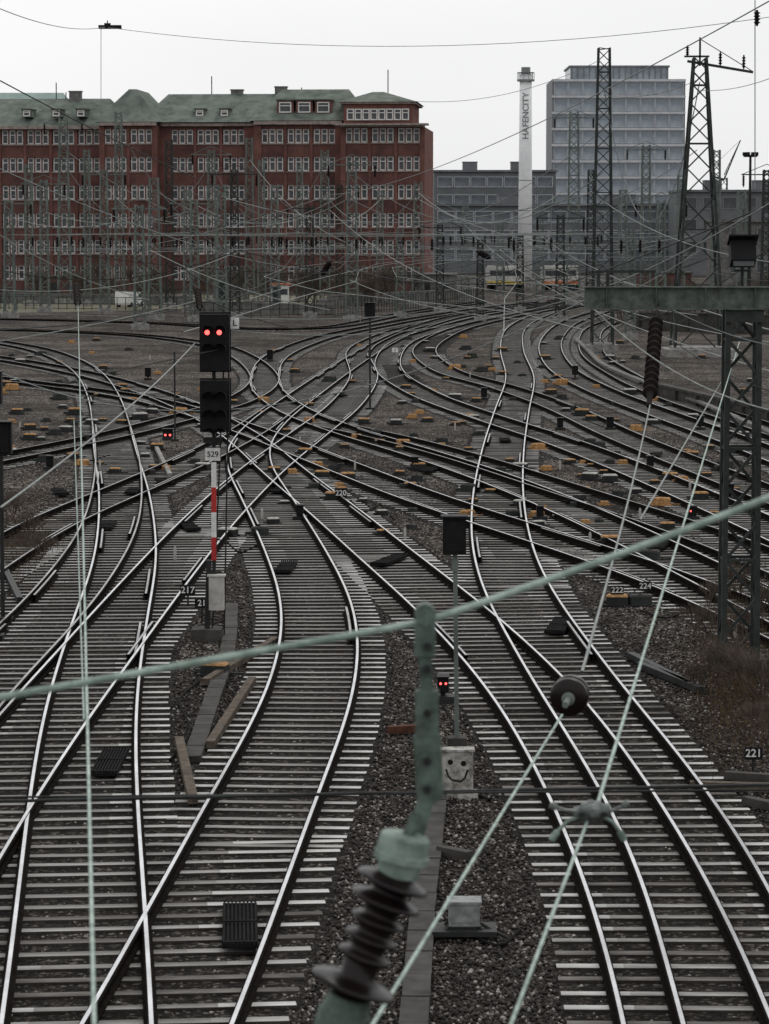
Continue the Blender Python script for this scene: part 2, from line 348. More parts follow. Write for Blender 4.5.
def stones(n,x0,x1,y0,y1,smin,smax):
    N=n; u=np.random.rand(N); y=1/(1/y0+(1/y1-1/y0)*u)
    x=(np.random.rand(N)*(x1-x0)+x0)*y
    keep=np.ones(N,bool); drop=np.zeros(N)
    for c in CL[:9]:
        cc=c[c[:,1]<115]
        if len(cc)<2: continue
        o=np.argsort(cc[:,1]); xs=np.interp(y,cc[o,1],cc[o,0]); inside=(np.abs(x-xs)<1.35)&(y<cc[:,1].max())
        keep&=~(inside&(np.random.rand(N)<.6)); drop=np.where(inside,-.030,drop)
    x=x[keep];y=y[keep];drop=drop[keep];N=len(x)
    octv=np.array([(1,0,0),(-1,0,0),(0,1,0),(0,-1,0),(0,0,1),(0,0,-1)],float); octf=np.array([(0,2,4),(2,1,4),(1,3,4),(3,0,4),(2,0,5),(1,2,5),(3,1,5),(0,3,5)])
    s=np.random.uniform(smin,smax,(N,1,1)); a=np.random.rand(N)*6.28
    v=np.repeat(octv[None],N,0)*s*np.random.uniform(.6,1.25,(N,6,1)); v[:,:,2]*=.75
    tl=np.random.uniform(-.5,.5,N)
    z2=v[:,:,2]+v[:,:,0]*tl[:,None]
    X=v[:,:,0]*np.cos(a)[:,None]-v[:,:,1]*np.sin(a)[:,None]; Y=v[:,:,0]*np.sin(a)[:,None]+v[:,:,1]*np.cos(a)[:,None]
    V=np.stack([X+x[:,None],Y+y[:,None],z2+np.random.uniform(-.006,.030,(N,1))+drop[:,None]],2).reshape(-1,3)
    Fc=(octf[None]+6*np.arange(N)[:,None,None]).reshape(-1)
    me=bpy.data.meshes.new('ballast_stones'); me.vertices.add(len(V)); me.vertices.foreach_set('co',V.ravel())
    nf=8*N; me.loops.add(nf*3); me.loops.foreach_set('vertex_index',Fc); me.polygons.add(nf); me.polygons.foreach_set('loop_start',np.arange(0,nf*3,3)); me.polygons.foreach_set('loop_total',np.full(nf,3))
    me.update(); me.validate(); me.materials.append(M['stones']); o=mk('ballast_stones',me); o['kind']='stuff'; o['label']='loose crushed stones of the track ballast'; o['category']='gravel'
stones(220000,-.15,.15,24,120,.020,.040)
# ---------------------------------------------------------------- lattice masts
def lattice(mb,h,w0,w1,leg,br,n,arms=(),z0=0,d0=None,d1=None,mi=0):
    d0=d0 or w0;d1=d1 or w1
    def cor(t):
        a=(w0+(w1-w0)*t)/2;b=(d0+(d1-d0)*t)/2;z=z0+h*t
        return [Vector((-a,-b,z)),Vector((a,-b,z)),Vector((a,b,z)),Vector((-a,b,z))]
    C0=cor(0);C1=cor(1)
    for k in range(4): mb.bar(C0[k],C1[k],leg,leg,mi)
    ts=[0]
    while ts[-1]<1:
        wd=w0+(w1-w0)*ts[-1]; ts.append(ts[-1]+max(wd*n,.35)/h)
    ts[-1]=1
    for i in range(len(ts)-1):
        a=cor(ts[i]);b=cor(ts[i+1])
        for k in range(4):
            k2=(k+1)%4
            if i%2: mb.bar(a[k],b[k2],br,br,mi)
            else: mb.bar(a[k2],b[k],br,br,mi)
            if i%3==0: mb.bar(a[k],a[k2],br,br,mi)
def insul(mb,p0,p1,r,nsh,mi=0,cap=1):
    p0=Vector(p0);p1=Vector(p1); pr=[(0,r*.35),(.06,r*.4),(.1,r*.35)]
    for i in range(nsh):
        t=.1+.8*(i+.1)/nsh; dt=.8/nsh
        pr+=[(t,r*.5),(t+dt*.28,r),(t+dt*.42,r*.98),(t+dt*.55,r*.55)]
    pr+=[(.92,r*.35),(1,r*.35)]
    mb.lathe(p0,p1,pr,14,mi)
masts=[]
def mast(px,pb,ptop,w0,w1,arms=0,lab='tall grey-green steel lattice catenary mast beside the tracks',matk='mast',leg=.14,br=.085):
    b=G(px,pb); sc_=b.y/F; h=P(px,ptop,b.y).z
    t=thing('catenary_mast',b,lab,'catenary mast','lattice masts of the overhead line')
    m=MB(); lattice(m,h,w0*sc_,w1*sc_,leg,br,.95); m.obj('lattice_shaft',[matk],t)
    m=MB(); m.box((0,0,.25),(w0*sc_*1.3+.2,w0*sc_*1.3+.2,.5)); m.box((0,0,.55),(w0*sc_+.1,w0*sc_+.1,.12)); m.obj('concrete_foot',['conc'],t)
    for k in range(arms):
        z=h*(1-.03-.09*k); m=MB(); L_=[2.2,1.6,1.2][k%3]
        for yy in(-.15,.15): m.bar((-L_,yy,z),(L_,yy,z),.1,.1)
        for q in range(int(L_*4)): m.bar((-L_+q*.5,-.15,z),(-L_+q*.5+.5,.15,z),.05,.05)
        m.bar((-L_,0,z),(0,0,z+.9),.06,.06); m.bar((L_,0,z),(0,0,z+.9),.06,.06)
        m.obj('cross_arm',[matk],t)
        for s_ in(-1,1):
            m=MB(); insul(m,(s_*L_*.92,0,z),(s_*L_*.92,0,z-1.1),.14,5); m.obj('insulator',['insm'],t)
    masts.append((b,h,w1*sc_)); return t
for a in [(65,304,118,13,7,1),(88,306,150,6,5,0),(120,302,112,9,6,0),(155,320,178,13,8,0),(188,312,190,8,6,0),(212,304,150,9,6,1),(222,330,185,10,7,0),(250,305,138,9,6,0),
          (325,304,150,10,7,0),(352,322,160,12,8,1),(418,308,182,12,7,0),(573,306,112,13,8,1),(645,305,145,10,7,1),(465,302,205,8,5,0),(500,300,215,7,5,0),(540,303,205,8,5,0),(300,302,165,7,5,0),(30,306,165,8,6,0),(622,320,190,9,6,0),(715,318,150,9,6,0)]:
    mast(*a)
mast(602,352,48,21,11,0,'very tall steel lattice mast with a spiked head',matk='mastd',leg=.12,br=.06)
for a in [(10,318,200,11,7,1),(105,314,170,9,6,1),(140,330,205,11,7,1),(170,308,140,8,6,0),(235,318,170,10,6,1),(275,312,185,9,6,0),(310,318,205,9,6,1),(380,300,190,8,5,0),(400,318,230,8,6,0),(440,312,225,8,5,1),(520,312,235,7,5,0),(480,322,240,7,5,0),(560,322,215,9,6,1),(660,330,200,10,7,1),(680,312,175,8,6,0),(590,306,170,8,5,0),(740,330,190,9,7,0),(765,322,170,9,6,1),(630,340,230,9,7,0),(45,312,180,9,6,1),(195,322,200,9,6,1),(262,306,160,8,5,0),(340,304,185,8,5,1)]:
    mast(*a,matk=random.choice(['mast','mast','mastd']))
ti0=len(masts)
t=mast(697,356,58,50,12,0,'broad-based tapering dark lattice tower with a cross arm',matk='mastd',leg=.16,br=.085)
b,h,_=masts[-1]
m=MB(); m.bar((-.8,0,h-.2),(3.4,0,h-.9),.16,.16); m.bar((0,0,h+1.2),(3.3,0,h-.8),.05); m.bar((-1,0,h+.1),(.6,0,h+.1),.12); m.bar((0,0,h-.5),(0,0,h+1.3),.12,.12); m.obj('cross_arm',['mastd'],t)
for x_,z_ in((2.8,h-.7),(1.3,h-.5),(-.8,h+.1)):
    m=MB(); insul(m,(x_,0,z_),(x_,0,z_+.9 if x_>0 else z_+.7),.13,4); m.obj('insulator',['insm'],t)
# ---------------------------------------------------------------- near right mast and gantry beam
b=G(738,672); s_=b.y/F; h=P(738,300,b.y).z
t=thing('gantry_mast',b,'near green-grey lattice mast carrying a horizontal steel beam','catenary mast')
m=MB(); lattice(m,h-.02,.62,.56,.095,.055,1.15); m.obj('lattice_shaft',['mastd'],t)
m=MB(); m.box((0,0,.15),(.95,.95,.3)); m.obj('concrete_foot',['concd'],t)
zt=P(600,286,b.y).z; zb=P(600,309,b.y).z; x0=P(583,300,b.y).x-b.x
m=MB(); m.box(((x0+9)/2,-.38,(zt+zb)/2),(9-x0,.02,zt-zb-.052)); 
for z in(zt-.013,zb+.013): m.box(((x0+9)/2,-.38,z),(9-x0,.2,.026))
for k in range(12): m.box((x0+.4+k*.9,-.38,(zt+zb)/2),(.014,.19,zt-zb-.055))
m.obj('gantry_beam',['beam'],t)
m=MB()
for x_ in(x0+.25,x0+.42): m.box((x_,-.38,zt+.12),(.06,.16,.24))
m.bar((x0+.2,-.38,zt+.27),(x0+1.3,-.38,zt+.27),.07,.05); m.box((0,-.36,zb-.12),(.7,.12,.22))
m.obj('beam_bracket',['mastd'],t)
fp=P(742,287,b.y); m=MB(); tl=thing('floodlight',fp,'black box floodlight on a short pole above the steel beam','floodlight')
m.cyl((0,0,-.02),(0,0,.4),.03); m.bar((-.15,0,.3),(.15,0,.3),.04); m.obj('pole',['steel_d'],tl)
R=Matrix.Rotation(math.radians(-25),3,'X')
m=MB(); m.box((0,0,.62),(.46,.34,.42),0,R); m.box((0,-.04,.86),(.54,.42,.03),0,R); m.obj('lamp_housing',['black'],tl)
m=MB(); m.box((0,-.185,.52),(.38,.02,.3),0,R); m.obj('lamp_glass',['glass'],tl)
# ---------------------------------------------------------------- wires
def wire(a,b_,r,k='wirem',sag=0,lab=None,n=22,name='overhead_wire'):
    a=Vector(a);b_=Vector(b_); pts=[]
    for i in range(n+1):
        u=i/n; p=a.lerp(b_,u)-a; p.z-=4*sag*u*(1-u); pts.append(p)
    m=MB(); m.tube(pts,r,6)
    o=m.obj(name,[k],None,a,smooth=True)
    tag(o,lab or {'wirel':'pale verdigris contact wire strung over the rails','wirem':'thin grey overhead wire strung between masts','wired':'dark overhead cable strung across the yard'}[k],'overhead wire','wires of the overhead line'); return o
wire(P(-250,742,9),P(425,622,9.5),.0125,'wirel',.0,'thick twisted green steel cable')
wire(P(425,622,9.5),P(1050,380,10.2),.0125,'wirel',.03,'thick twisted green steel cable')
wire(P(-80,803,26),P(850,783,27),.016,'wired'); wire(P(-80,798,27),P(850,789,26),.010,'wired')
wire(P(78,305,105),P(97,1150,9),.0095,'wirel'); wire(P(74,420,48),P(84,720,17),.006,'wirel')
wire(P(740,340,68),P(597,806,14.1),.010,'wirel'); wire(P(588,820,14),P(475,1120,9),.008,'wirel')
wire(P(562,715,19.5),P(345,1070,9.5),.009,'wirel')
wire(P(650,405,50),P(582,672,20.5),.012,'wirem',.12)
wire(P(740,350,66),P(640,520,33),.012,'wirem',.0)
wire(P(0,508,28),P(195,343,59),.012,'wirem',.12)
wire(P(-60,350,70),P(200,300,80),.012,'wirem',.1)
wire(P(112,372,55),P(240,345,60),.010,'wired')
for a in [((780,-5,60),(330,195,180),.014,.8),((330,195,180),(60,255,290),.02,.8),((800,185,55),(560,300,110),.014,.3),((780,200,60),(380,330,150),.016,.5),
          ((-20,0,70),(105,27,120),.012,.3),((105,27,120),(790,14,100),.012,.9),((-20,70,90),(400,240,260),.02,1.2),((-20,160,110),(330,270,250),.02,1),
          ((80,255,200),(602,265,200),.03,1),((65,150,341),(250,235,330),.03,1.5),((210,185,300),(420,250,300),.03,2),((352,200,262),(573,230,290),.03,2),
          ((420,200,300),(697,235,210),.03,2.2),((602,95,198),(697,80,196),.02,.5),((697,90,196),(810,60,150),.02,.5),((602,130,198),(418,225,300),.025,1.5),((573,150,300),(480,250,300),.025,1),
          ((0,330,150),(330,268,220),.03,.8),((0,372,120),(585,300,80),.018,2.2),((230,330,60),(585,295,55),.010,.35),((240,318,60),(585,290,55.2),.010,.2),
          ((465,225,240),(800,380,70),.016,1.2),((500,250,220),(820,350,75),.016,1),((585,300,56),(769,410,45),.012,.3),((540,235,250),(770,330,80),.018,.6),
          ((250,160,320),(352,245,262),.03,1.2),((120,130,340),(222,250,240),.03,1.4),((240,250,130),(600,270,130),.02,1.0),((0,270,130),(240,250,130),.02,.8),
          ((602,200,198),(800,265,120),.02,.8),((697,150,196),(573,205,290),.025,1.0),((755,0,60),(755,190,60),.010,0),((101,28,120),(101,120,120),.012,0),
          ((400,100,200),(600,60,198),.018,1.0),((300,330,130),(110,240,130),.018,.6),((480,340,100),(700,250,100),.014,.5),((330,210,200),(585,330,90),.016,1.0),
          ((640,320,90),(790,230,60),.012,.3),((660,330,70),(800,400,50),.012,.2),((655,300,56),(769,345,54),.010,.1),
          ((0,235,200),(150,300,200),.03,.5),((150,250,200),(330,310,170),.025,.5),((0,290,160),(230,255,190),.025,.8),((430,260,230),(620,300,130),.02,.6),((560,240,200),(760,255,120),.02,.6),((600,310,100),(790,290,80),.014,.3),((350,280,160),(590,320,100),.016,.6)]:
    wire(P(*a[0]),P(*a[1]),a[2],'wired' if random.random()<.3 else 'wirem',a[3])
def span(i,j,zs=(6.3,7.6),top=12.5):
    a,ha,_=masts[i];b_,hb,_=masts[j]; 
    th=min(ha,hb)*.92
    wire(a+Vector((0,0,th)),b_+Vector((0,0,th)),.035,'wirem',max(1,th-8.6))
    for z in zs: wire(a+Vector((0,0,z)),b_+Vector((0,0,z+.2)),.03,'wirem',.1)
    n=5
    for k in range(1,n):
        u=k/n; p=a.lerp(b_,u); zt_=th-4*max(1,th-8.6)*u*(1-u)
        q=Vector((p.x,p.y,zt_)); wire(q,Vector((p.x,p.y,zs[0])),.02,'wirem',n=2,lab='short vertical dropper wire of a head span')
        m=MB(); insul(m,(0,0,0),(0,0,-.9),.14,4); o=m.obj('span_insulator',['insm'],None,(p.x,p.y,zs[1]-.15))
        tag(o,'brown ribbed insulator hanging from a head span wire','insulator','insulators on head span wires')
for i,j in((3,9),(0,5),(5,8),(9,11),(10,12),(6,20),(8,10),(13,18),(4,9),(20,ti0),(10,20),(23,27),(27,29),(30,33),(31,34),(21,23),(22,25),(40,41),(26,28)): span(i,j)
for (ti,y0,y1) in((1,110,300),(7,90,300),(8,90,300),(3,75,290),(9,90,260),(4,75,240),(10,100,280)):
    c=CL[ti]; idx=[k for k in range(len(c)) if y0<c[k,1]<y1]
    idx=idx[::60]+[idx[-1]]
    for a_,b2 in zip(idx[:-1],idx[1:]):
        A=Vector((c[a_,0],c[a_,1],5.6));B=Vector((c[b2,0],c[b2,1],5.6))
        if (A-B).length<6: continue
        wire(A,B,.014,'wirem'); wire(A+Vector((0,0,1.6)),B+Vector((0,0,1.6)),.014,'wired',.9)
# ---------------------------------------------------------------- foreground bracket and insulator
D0=9.45; fo=P(425,618,D0)
t=thing('cable_hanger',fo,'green steel hanger bracket clamped on a thick cable','cable bracket')
def L(px,py,D=D0): return P(px,py,D)-fo
m=MB(); m.cyl(L(425,614)+Vector((0,-.03,0)),L(425,614)+Vector((0,.04,0)),.034,n=18); m.box(L(425,640),(.068,.05,.1)); m.obj('cable_clamp',['green'],t,smooth=False)
m=MB(); m.bar(L(425,650),L(429,745),.042,.028); m.bar(L(427,690),L(427,735),.074,.034); m.bar(L(427,735),L(430,790),.088,.022); m.bar(L(430,785),L(416,835),.05,.03); m.lathe(L(430,790)+Vector((0,-.016,0)),L(430,790)+Vector((0,.016,0)),[(0,.044),(1,.044)],16)
m.obj('hanger_arm',['green'],t)
for y in(645,668,712,760,788): 
    m=MB(); q=L(427,y); m.cyl(q+Vector((0,-.045,0)),q+Vector((0,.03,0)),.013,n=6); m.obj('bolt',['steel_d'],t)
A=P(412,825,D0); 
ti_=thing('post_insulator',A,'dark brown ribbed porcelain insulator with green metal caps','insulator')
def L2(px,py,D=D0-.1): return P(px,py,D)-A
m=MB(); a0=L2(406,834);a1=L2(397,876); m.lathe(a0,a1,[(0,.03),(.02,.074),(.08,.08),(.1,.08),(.42,.083),(.44,.083),(.46,.088),(.62,.088),(.66,.07),(.98,.066),(1,.04)],28); m.obj('upper_cap',['paleg'],ti_,smooth=False)
m=MB(); p0=L2(398,868);p1=L2(343,1012); 
pr=[(0,.05)]
sheds=[(.09,.118),(.22,.115),(.36,.088),(.48,.086),(.60,.088),(.80,.140)]
for c_,R_ in sheds:
    pr+=[(c_-.055,.056),(c_-.03,R_*.66),(c_-.012,R_*.92),(c_,R_),(c_+.012,R_*1.0),(c_+.020,R_*.94),(c_+.028,R_*.70),(c_+.045,.062)]
pr+=[(1,.05)]; m.lathe(p0,p1,pr,32); m.obj('shed_stack',['ins'],ti_,smooth=True)
m=MB(); m.lathe(L2(350,994),L2(334,1050),[(0,.04),(.04,.072),(.3,.078),(.32,.085),(.9,.085),(1,.05)],24); m.obj('lower_cap',['green'],ti_,smooth=False)
m=MB(); m.tube([L2(417,815),L2(412,828),L2(405,842)],.02,8); m.obj('link',['green'],ti_)
A=P(570,695,20); t=thing('strain_insulator',A,'dark porcelain strain insulator in an overhead wire','insulator')
d=(P(582,672,20.6)-P(562,715,19.4)).normalized()*.3
m=MB(); m.lathe(-d*.35,d*.35,[(0,.05),(.05,.10),(.12,.128),(.3,.132),(.36,.10),(.42,.085),(.5,.085),(.56,.10),(.62,.125),(.85,.125),(.92,.09),(1,.05)],28); m.obj('shed_stack',['ins'],t,smooth=True)
m=MB(); m.lathe(-d*.44,-d*.33,[(0,.03),(.2,.045),(.8,.045),(1,.04)],16); m.obj('front_cap',['mast'],t)
for s_ in(-1,1): m=MB(); m.cyl(d*s_*.42,d*s_*.95,.022,n=10); m.obj('end_fitting',['mast'],t)
A=P(592,812,14); t=thing('wire_clamp',A,'grey metal wire clamp with thin splayed arms','wire clamp')
m=MB(); m.lathe((-.09,0,-.01),(.09,0,.01),[(0,.02),(.04,.034),(.22,.036),(.24,.05),(.42,.052),(.44,.058),(.56,.058),(.58,.052),(.76,.05),(.78,.036),(.96,.034),(1,.02)],18); m.lathe((0,-.10,.015),(0,.10,0),[(0,.02),(.1,.036),(.5,.04),(1,.02)],16); m.obj('clamp_body',['clamp'],t,smooth=False)
for x_ in(-.055,.055):
    m=MB(); m.lathe((x_,-.07,0),(x_,-.045,0),[(0,.014),(1,.014)],6); m.obj('bolt',['steel_d'],t)
for x_,z_,k in((-.185,-.115,'paleg'),(.145,-.115,'paleg'),(-.19,.035,'clamp'),(.16,.045,'clamp')):
    m=MB(); m.tube([(x_*.25,-.02,z_*.1),(x_*.65,-.03,z_*.35),(x_*.9,-.03,z_*.78),(x_,-.03,z_)],.009,8); m.lathe((x_*.88,-.03,z_*.74),(x_*1.06,-.03,z_*1.15),[(0,.010),(.1,.017),(.9,.017),(1,.010)],10); m.obj('clamp_arm',[k],t)
def rodins(p0,p1,r,n,lab):
    a=Vector(p0); m=MB(); insul(m,(0,0,0),Vector(p1)-a,r,n); o=m.obj('rod_insulator',['insm'],None,a,smooth=False); tag(o,lab,'insulator')
rodins(P(657,312,54),P(649,406,50),.13,12,'long dark ribbed insulator hanging below a steel beam')
wire(P(660,300,55.2),P(657,312,54),.02,'wired')
rodins(P(76,284,112),P(78,306,105),.13,6,'ribbed insulator at the end of a contact wire')
rodins(P(197,288,65),P(200,310,62),.075,6,'ribbed insulator above the signal head')
rodins(P(330,262,150),P(322,275,152),.16,5,'ribbed insulator in a span wire')
rodins(P(478,252,130),P(490,258,131),.13,5,'ribbed insulator in a span wire')
rodins(P(757,10,60),P(757,26,60),.07,4,'ribbed insulator on a vertical wire')
# ---------------------------------------------------------------- main signal
b=G(207,640); s_=b.y/F; D=b.y
def S(px,py): return P(px,py,D)-b
t=thing('main_signal',b,'railway signal with two black heads and two red lights lit','railway signal')
m=MB(); 
m.bar((.0,0,.0),S(209,560)+Vector((0,0,0)),.10,.10); m.bar(S(214,575),S(214,312),.07,.07); m.bar(S(207,575),S(216,572),.08,.08); m.obj('mast_post',['steel_d'],t)
m=MB()
for k,(y0,y1,mi) in enumerate(((462,487,0),(487,512,1),(512,537,0),(537,560,1))):
    m.box((S(214,y0).x,-.07,(S(214,y0).z+S(214,y1).z)/2),(.10,.02,S(214,y0).z-S(214,y1).z),mi)
m.obj('striped_mast_plate',['white','redp'],t)
for (y0,y1) in((312,372),(378,432)):
    m=MB(); z0=S(0,y1).z;z1=S(0,y0).z; cx=S(213.5,0).x; zc=(z0+z1)/2; hh=z1-z0
    m.box((cx,-.16,zc),(.58,.24,hh*.94)); m.box((cx,-.03,zc),(.62,.04,hh)); m.box((cx,.09,zc),(.3,.16,hh*.6))
    for x_ in(-.12,.12):
        for q in range(2 if y0<370 else 3):
            zz=z1-.36-q*.36
            n=10; vs=[];fs=[]
            for k in range(n+1):
                an=math.pi*k/n*1.2-.1*math.pi
                for yy,rr in((-.28,.115),(-.5,.115)): vs.append((cx+x_+math.cos(an)*rr,yy,zz+math.sin(an)*rr))
            for k in range(n): fs.append((2*k,2*k+1,2*k+3,2*k+2))
            m.add(vs,fs)
    m.obj('signal_head',['black'],t)
for x_ in(208,220):
    q=S(x_,332); m=MB(); m.lathe((q.x,-.30,q.z),(q.x,-.285,q.z),[(0,.018),(.4,.042),(1,.050)],14); m.obj('signal_lamp',['red'],t)
m=MB(); q=S(213,454); m.box((q.x,-.09,q.z),(.30,.02,.25)); o=m.obj('number_plate',['white'],t)
mk('plate_lettering',text_mesh('529',.155,'black'),t,(q.x,-.104,q.z))
m=MB(); q=S(213,440); m.box((q.x,-.06,q.z),(.38,.05,.12)); m.obj('auxiliary_lamp_plate',['steel_d'],t)
m=MB(); q=S(217,592); m.box((q.x,-.12,q.z),(.3,.22,.68)); m.box((q.x,-.12,q.z+.35),(.36,.28,.03)); m.box((q.x,-.235,q.z-.05),(.2,.01,.3)); m.obj('relay_cabinet',['edge'],t)
m=MB(); q=S(235,323); m.box((q.x,-.1,q.z),(.17,.02,.22)); m.bar((q.x-.16,-.08,q.z),(q.x,-.08,q.z),.02); m.obj('indicator_plate',['white'],t)
mk('plate_lettering',text_mesh('L',.17,'black'),t,(q.x,-.114,q.z))
m=MB(); m.bar((.1,.1,.1),S(224,330)+Vector((.02,.12,0)),.03)
for z in np.arange(.4,6,.32): m.bar((.06,.1,z),(.30,.1,z),.02)
m.bar((.34,.1,.1),S(228,340)+Vector((.02,.12,0)),.03); m.obj('service_ladder',['steel_d'],t)
m=MB(); m.box((0,0,.12),(.6,.6,.24)); m.obj('concrete_foot',['concd'],t)
b=G(457,756); D=b.y
def S(px,py): return P(px,py,D)-b
t=thing('shunting_signal',b,'dark grey signal box on a slim post with concrete base','railway signal')
m=MB(); m.cyl((0,0,.1),S(455,550),.035,n=10); m.box(S(455,565),(.1,.1,.2)); m.obj('post',['mast'],t)
m=MB(); z0=S(0,554).z;z1=S(0,517).z; m.box((S(455.5,0).x,0,(z0+z1)/2),(.36,.26,z1-z0)); m.box((S(455.5,0).x,-.03,z1+.015),(.42,.36,.03)); m.box((S(455.5,0).x,-.14,(z0+z1)/2),(.28,.02,(z1-z0)*.8)); m.cyl((S(457,0).x,-.18,z0+.25),(S(457,0).x,-.15,z0+.25),.03); m.obj('signal_head',['black'],t)
m=MB(); m.box((0,0,-.0),(.56,.56,.24)); m.box((0,0,.2),(.30,.3,.2)); m.obj('concrete_foot',['concd'],t)
q=G(457,797); fp=thing('painted_panel',q,'grimy pale box panel painted with a rough smiley face','equipment box')
m=MB(); m.box((0,0,.38),(.46,.22,.62)); m.box((0,0,.70),(.50,.27,.03)); m.box((0,0,.03),(.6,.4,.1)); m.obj('panel_body',['grime'],fp)
for x_,zz in((-.1,.53),(.09,.51)): m=MB(); m.lathe((x_,-.125,zz),(x_,-.108,zz),[(0,.035),(1,.042)],9); m.obj('painted_eye',['black'],fp)
m=MB(); m.tube([(-.16,-.116,.43),(-.13,-.116,.33),(-.07,-.116,.27),(0,-.116,.26),(.05,-.116,.25),(.11,-.116,.30),(.15,-.116,.42)],.014,6); m.obj('painted_smile',['black'],fp)
def dwarf(px,pb,ptop,wpx,lit,lab,n=2):
    b=G(px,pb); D=b.y; s_=D/F; h=P(px,ptop,D).z; w_=wpx*s_; hh=w_*1.45
    t=thing('dwarf_signal',b,lab,'railway signal','small signals in the yard')
    m=MB(); m.cyl((0,0,0),(0,0,h-hh),.045,n=8); m.box((0,0,.06),(.4,.4,.12)); m.obj('post',['steel_d'],t)
    m=MB(); m.box((0,0,h-hh/2),(w_,.25,hh)); m.box((0,-.05,h+.012),(w_*1.15,.42,.02)); m.box((0,-.14,h-hh/2),(w_*.8,.03,hh*.85)); m.obj('signal_head',['black'],t)
    if lit:
        for x_ in(-.24,.24)[:n]:
            m=MB(); m.lathe((x_*w_,-.18,h-hh*.4),(x_*w_,-.157,h-hh*.4),[(0,.02),(1,w_*.11)],10); m.obj('signal_lamp',['red'],t)
dwarf(443,702,676,11,True,'low black signal showing two small red lights')
dwarf(370,410,303,10,False,'black signal head on a slender dark pole')
dwarf(168,440,429,10,True,'tiny black ground signal with red light')
dwarf(3,622,422,22,False,'black signal head on a dark post at the yard edge')
dwarf(-6,640,372,22,False,'black signal head on a dark post at the yard edge')
dwarf(692,520,506,8,True,'tiny black ground signal with red light',1)
for a in((575,380,366,6),(270,362,350,6),(415,470,457,7),(540,520,506,7),(300,520,505,7),(148,380,368,6),(610,430,417,7),(730,500,484,7),(50,470,456,7),(700,430,416,7),(484,400,388,6),(650,470,456,7),(560,430,418,6)):
    dwarf(*a,False,'small dark ground signal between rails')
m=MB(); o_=G(168,442); m.cyl((0,0,0),(0,0,P(168,352,o_.y).z),.035); m.box((0,0,.05),(.3,.3,.1)); tag(m.obj('slim_pole',['steel_d'],None,o_+Vector((.25,.3,0))),'slim black pole standing in the ballast','pole')
def nsign(px,py,base,wpx,txt,plate='black',ink='white'):
    b=G(px,base); D=b.y; s_=D/F; w_=wpx*s_; q=P(px,py,D)-b
    t=thing('number_sign',b,'small number sign reading %s on a short stake'%txt,'sign','track number signs')
    m=MB(); m.cyl((0,0,0),(0,0,q.z),.02); m.obj('stake',['steel_d'],t)
    m=MB(); m.box((0,-.03,q.z),(w_,.015,w_*.72)); m.obj('plate',[plate],t)
    mk('lettering',text_mesh(txt,w_*.62,ink),t,(0,-.042,q.z))
nsign(188,590,606,15,'217'); nsign(202,603,622,14,'21'); nsign(617,590,606,13,'222'); nsign(645,586,600,13,'224'); nsign(753,753,776,18,'221'); nsign(341,493,502,12,'220')
nsign(395,350,358,6,'3','white','black'); nsign(745,560,575,11,'219')
for px,py in((100,470),(262,520),(405,540),(560,470),(640,520),(300,445),(455,430),(690,490),(530,345),(470,378),(615,345),(355,470),(20,430),(150,360),(590,545),(735,640),(175,560)):
    b=G(px,py); m=MB(); m.bar((0,0,0),(0,0,.3),.07,.05); m.bar((0,0,.3),(0,0,.34),.04,.03); tag(m.obj('marker_stake',['edge'],None,b),'short white marker stake in the ballast','marker post','white marker stakes')
# ---------------------------------------------------------------- point machines
def pm_meshes(col):
    a=MB(); a.box((0,0,.17),(.62,.42,.22)); a.box((0,0,.05),(.8,.56,.05)); a.box((.1,.0,.09),(1.3,.07,.04)); a.box((-.42,.1,.1),(.2,.12,.1))
    b_=MB(); vs=[(-.31,-.21,.282),(.31,-.21,.282),(.31,.21,.282),(-.31,.21,.282),(-.27,-.17,.34),(.27,-.17,.34),(.27,.17,.34),(-.27,.17,.34)]
    b_.add(vs,[(3,2,1,0),(4,5,6,7),(0,1,5,4),(1,2,6,5),(2,3,7,6),(3,0,4,7)]); b_.box((0,0,.352),(.12,.05,.02))
    return a.mesh('machine_housing',[['mastd','steel_d','tan','steel_d'][col]]),b_.mesh('machine_lid',[['concd','tan','tan','edge'][col]])
PMS=[pm_meshes(k) for k in range(4)]
extra=[(random.uniform(-10,235),random.uniform(340,475)) for _ in range(60)]+[(random.uniform(380,760),random.uniform(335,530)) for _ in range(120)]+[(random.uniform(260,420),random.uniform(340,540)) for _ in range(36)]
for i,(x_,y_) in enumerate([(83,441),(55,435),(45,462),(66,432),(92,425),(215,676),(640,606),(617,606),(228,537),(348,480),(322,478),(333,500),(442,444),(396,425),(403,446),(466,350),(472,358),(482,372),(590,480),(610,482),(662,506),(652,425),(636,431),(692,458),(203,470),(157,450),(376,436),(364,424),(330,382),(430,352),(562,385),(582,416),(591,421),(42,356),(20,364),(502,352),(12,390),(538,450),(468,492),(60,400),(140,420),(30,430),(260,536),(418,470),(610,545),(700,500),(725,468),(560,340),(610,360),(455,400),(520,470),(305,455),(590,445),(670,480),(30,440),(10,455),(75,415),(650,560),(455,370),(545,360),(630,395),(180,415)]+extra):
    kind=random.choices([0,1,2,3],[.28,.40,.16,.16])[0]; A_=PMS[kind]; p=G(x_,y_)
    rz=random.uniform(-.5,.5)
    t=mk('point_machine',A_[0],None,p,rz); tag(t,('dark grey','ochre-lidded','ochre','pale-lidded')[kind]+' point machine box beside the rails','point machine','point machines beside the tracks'); k=.75 if y_>420 else .95
    if i>61: k*=random.uniform(.5,.85)
    t.scale=(k,k,k)
    mk('machine_lid',A_[1],t)
cm=MB()
cm.box((0,0,.0),(.62,1.9,.03))
for k in range(9): cm.box((-.28+k*.07,0,.03),(.03,1.86,.03))
for k in(-.9,0,.9): cm.box((0,k,.052),(.6,.05,.012))
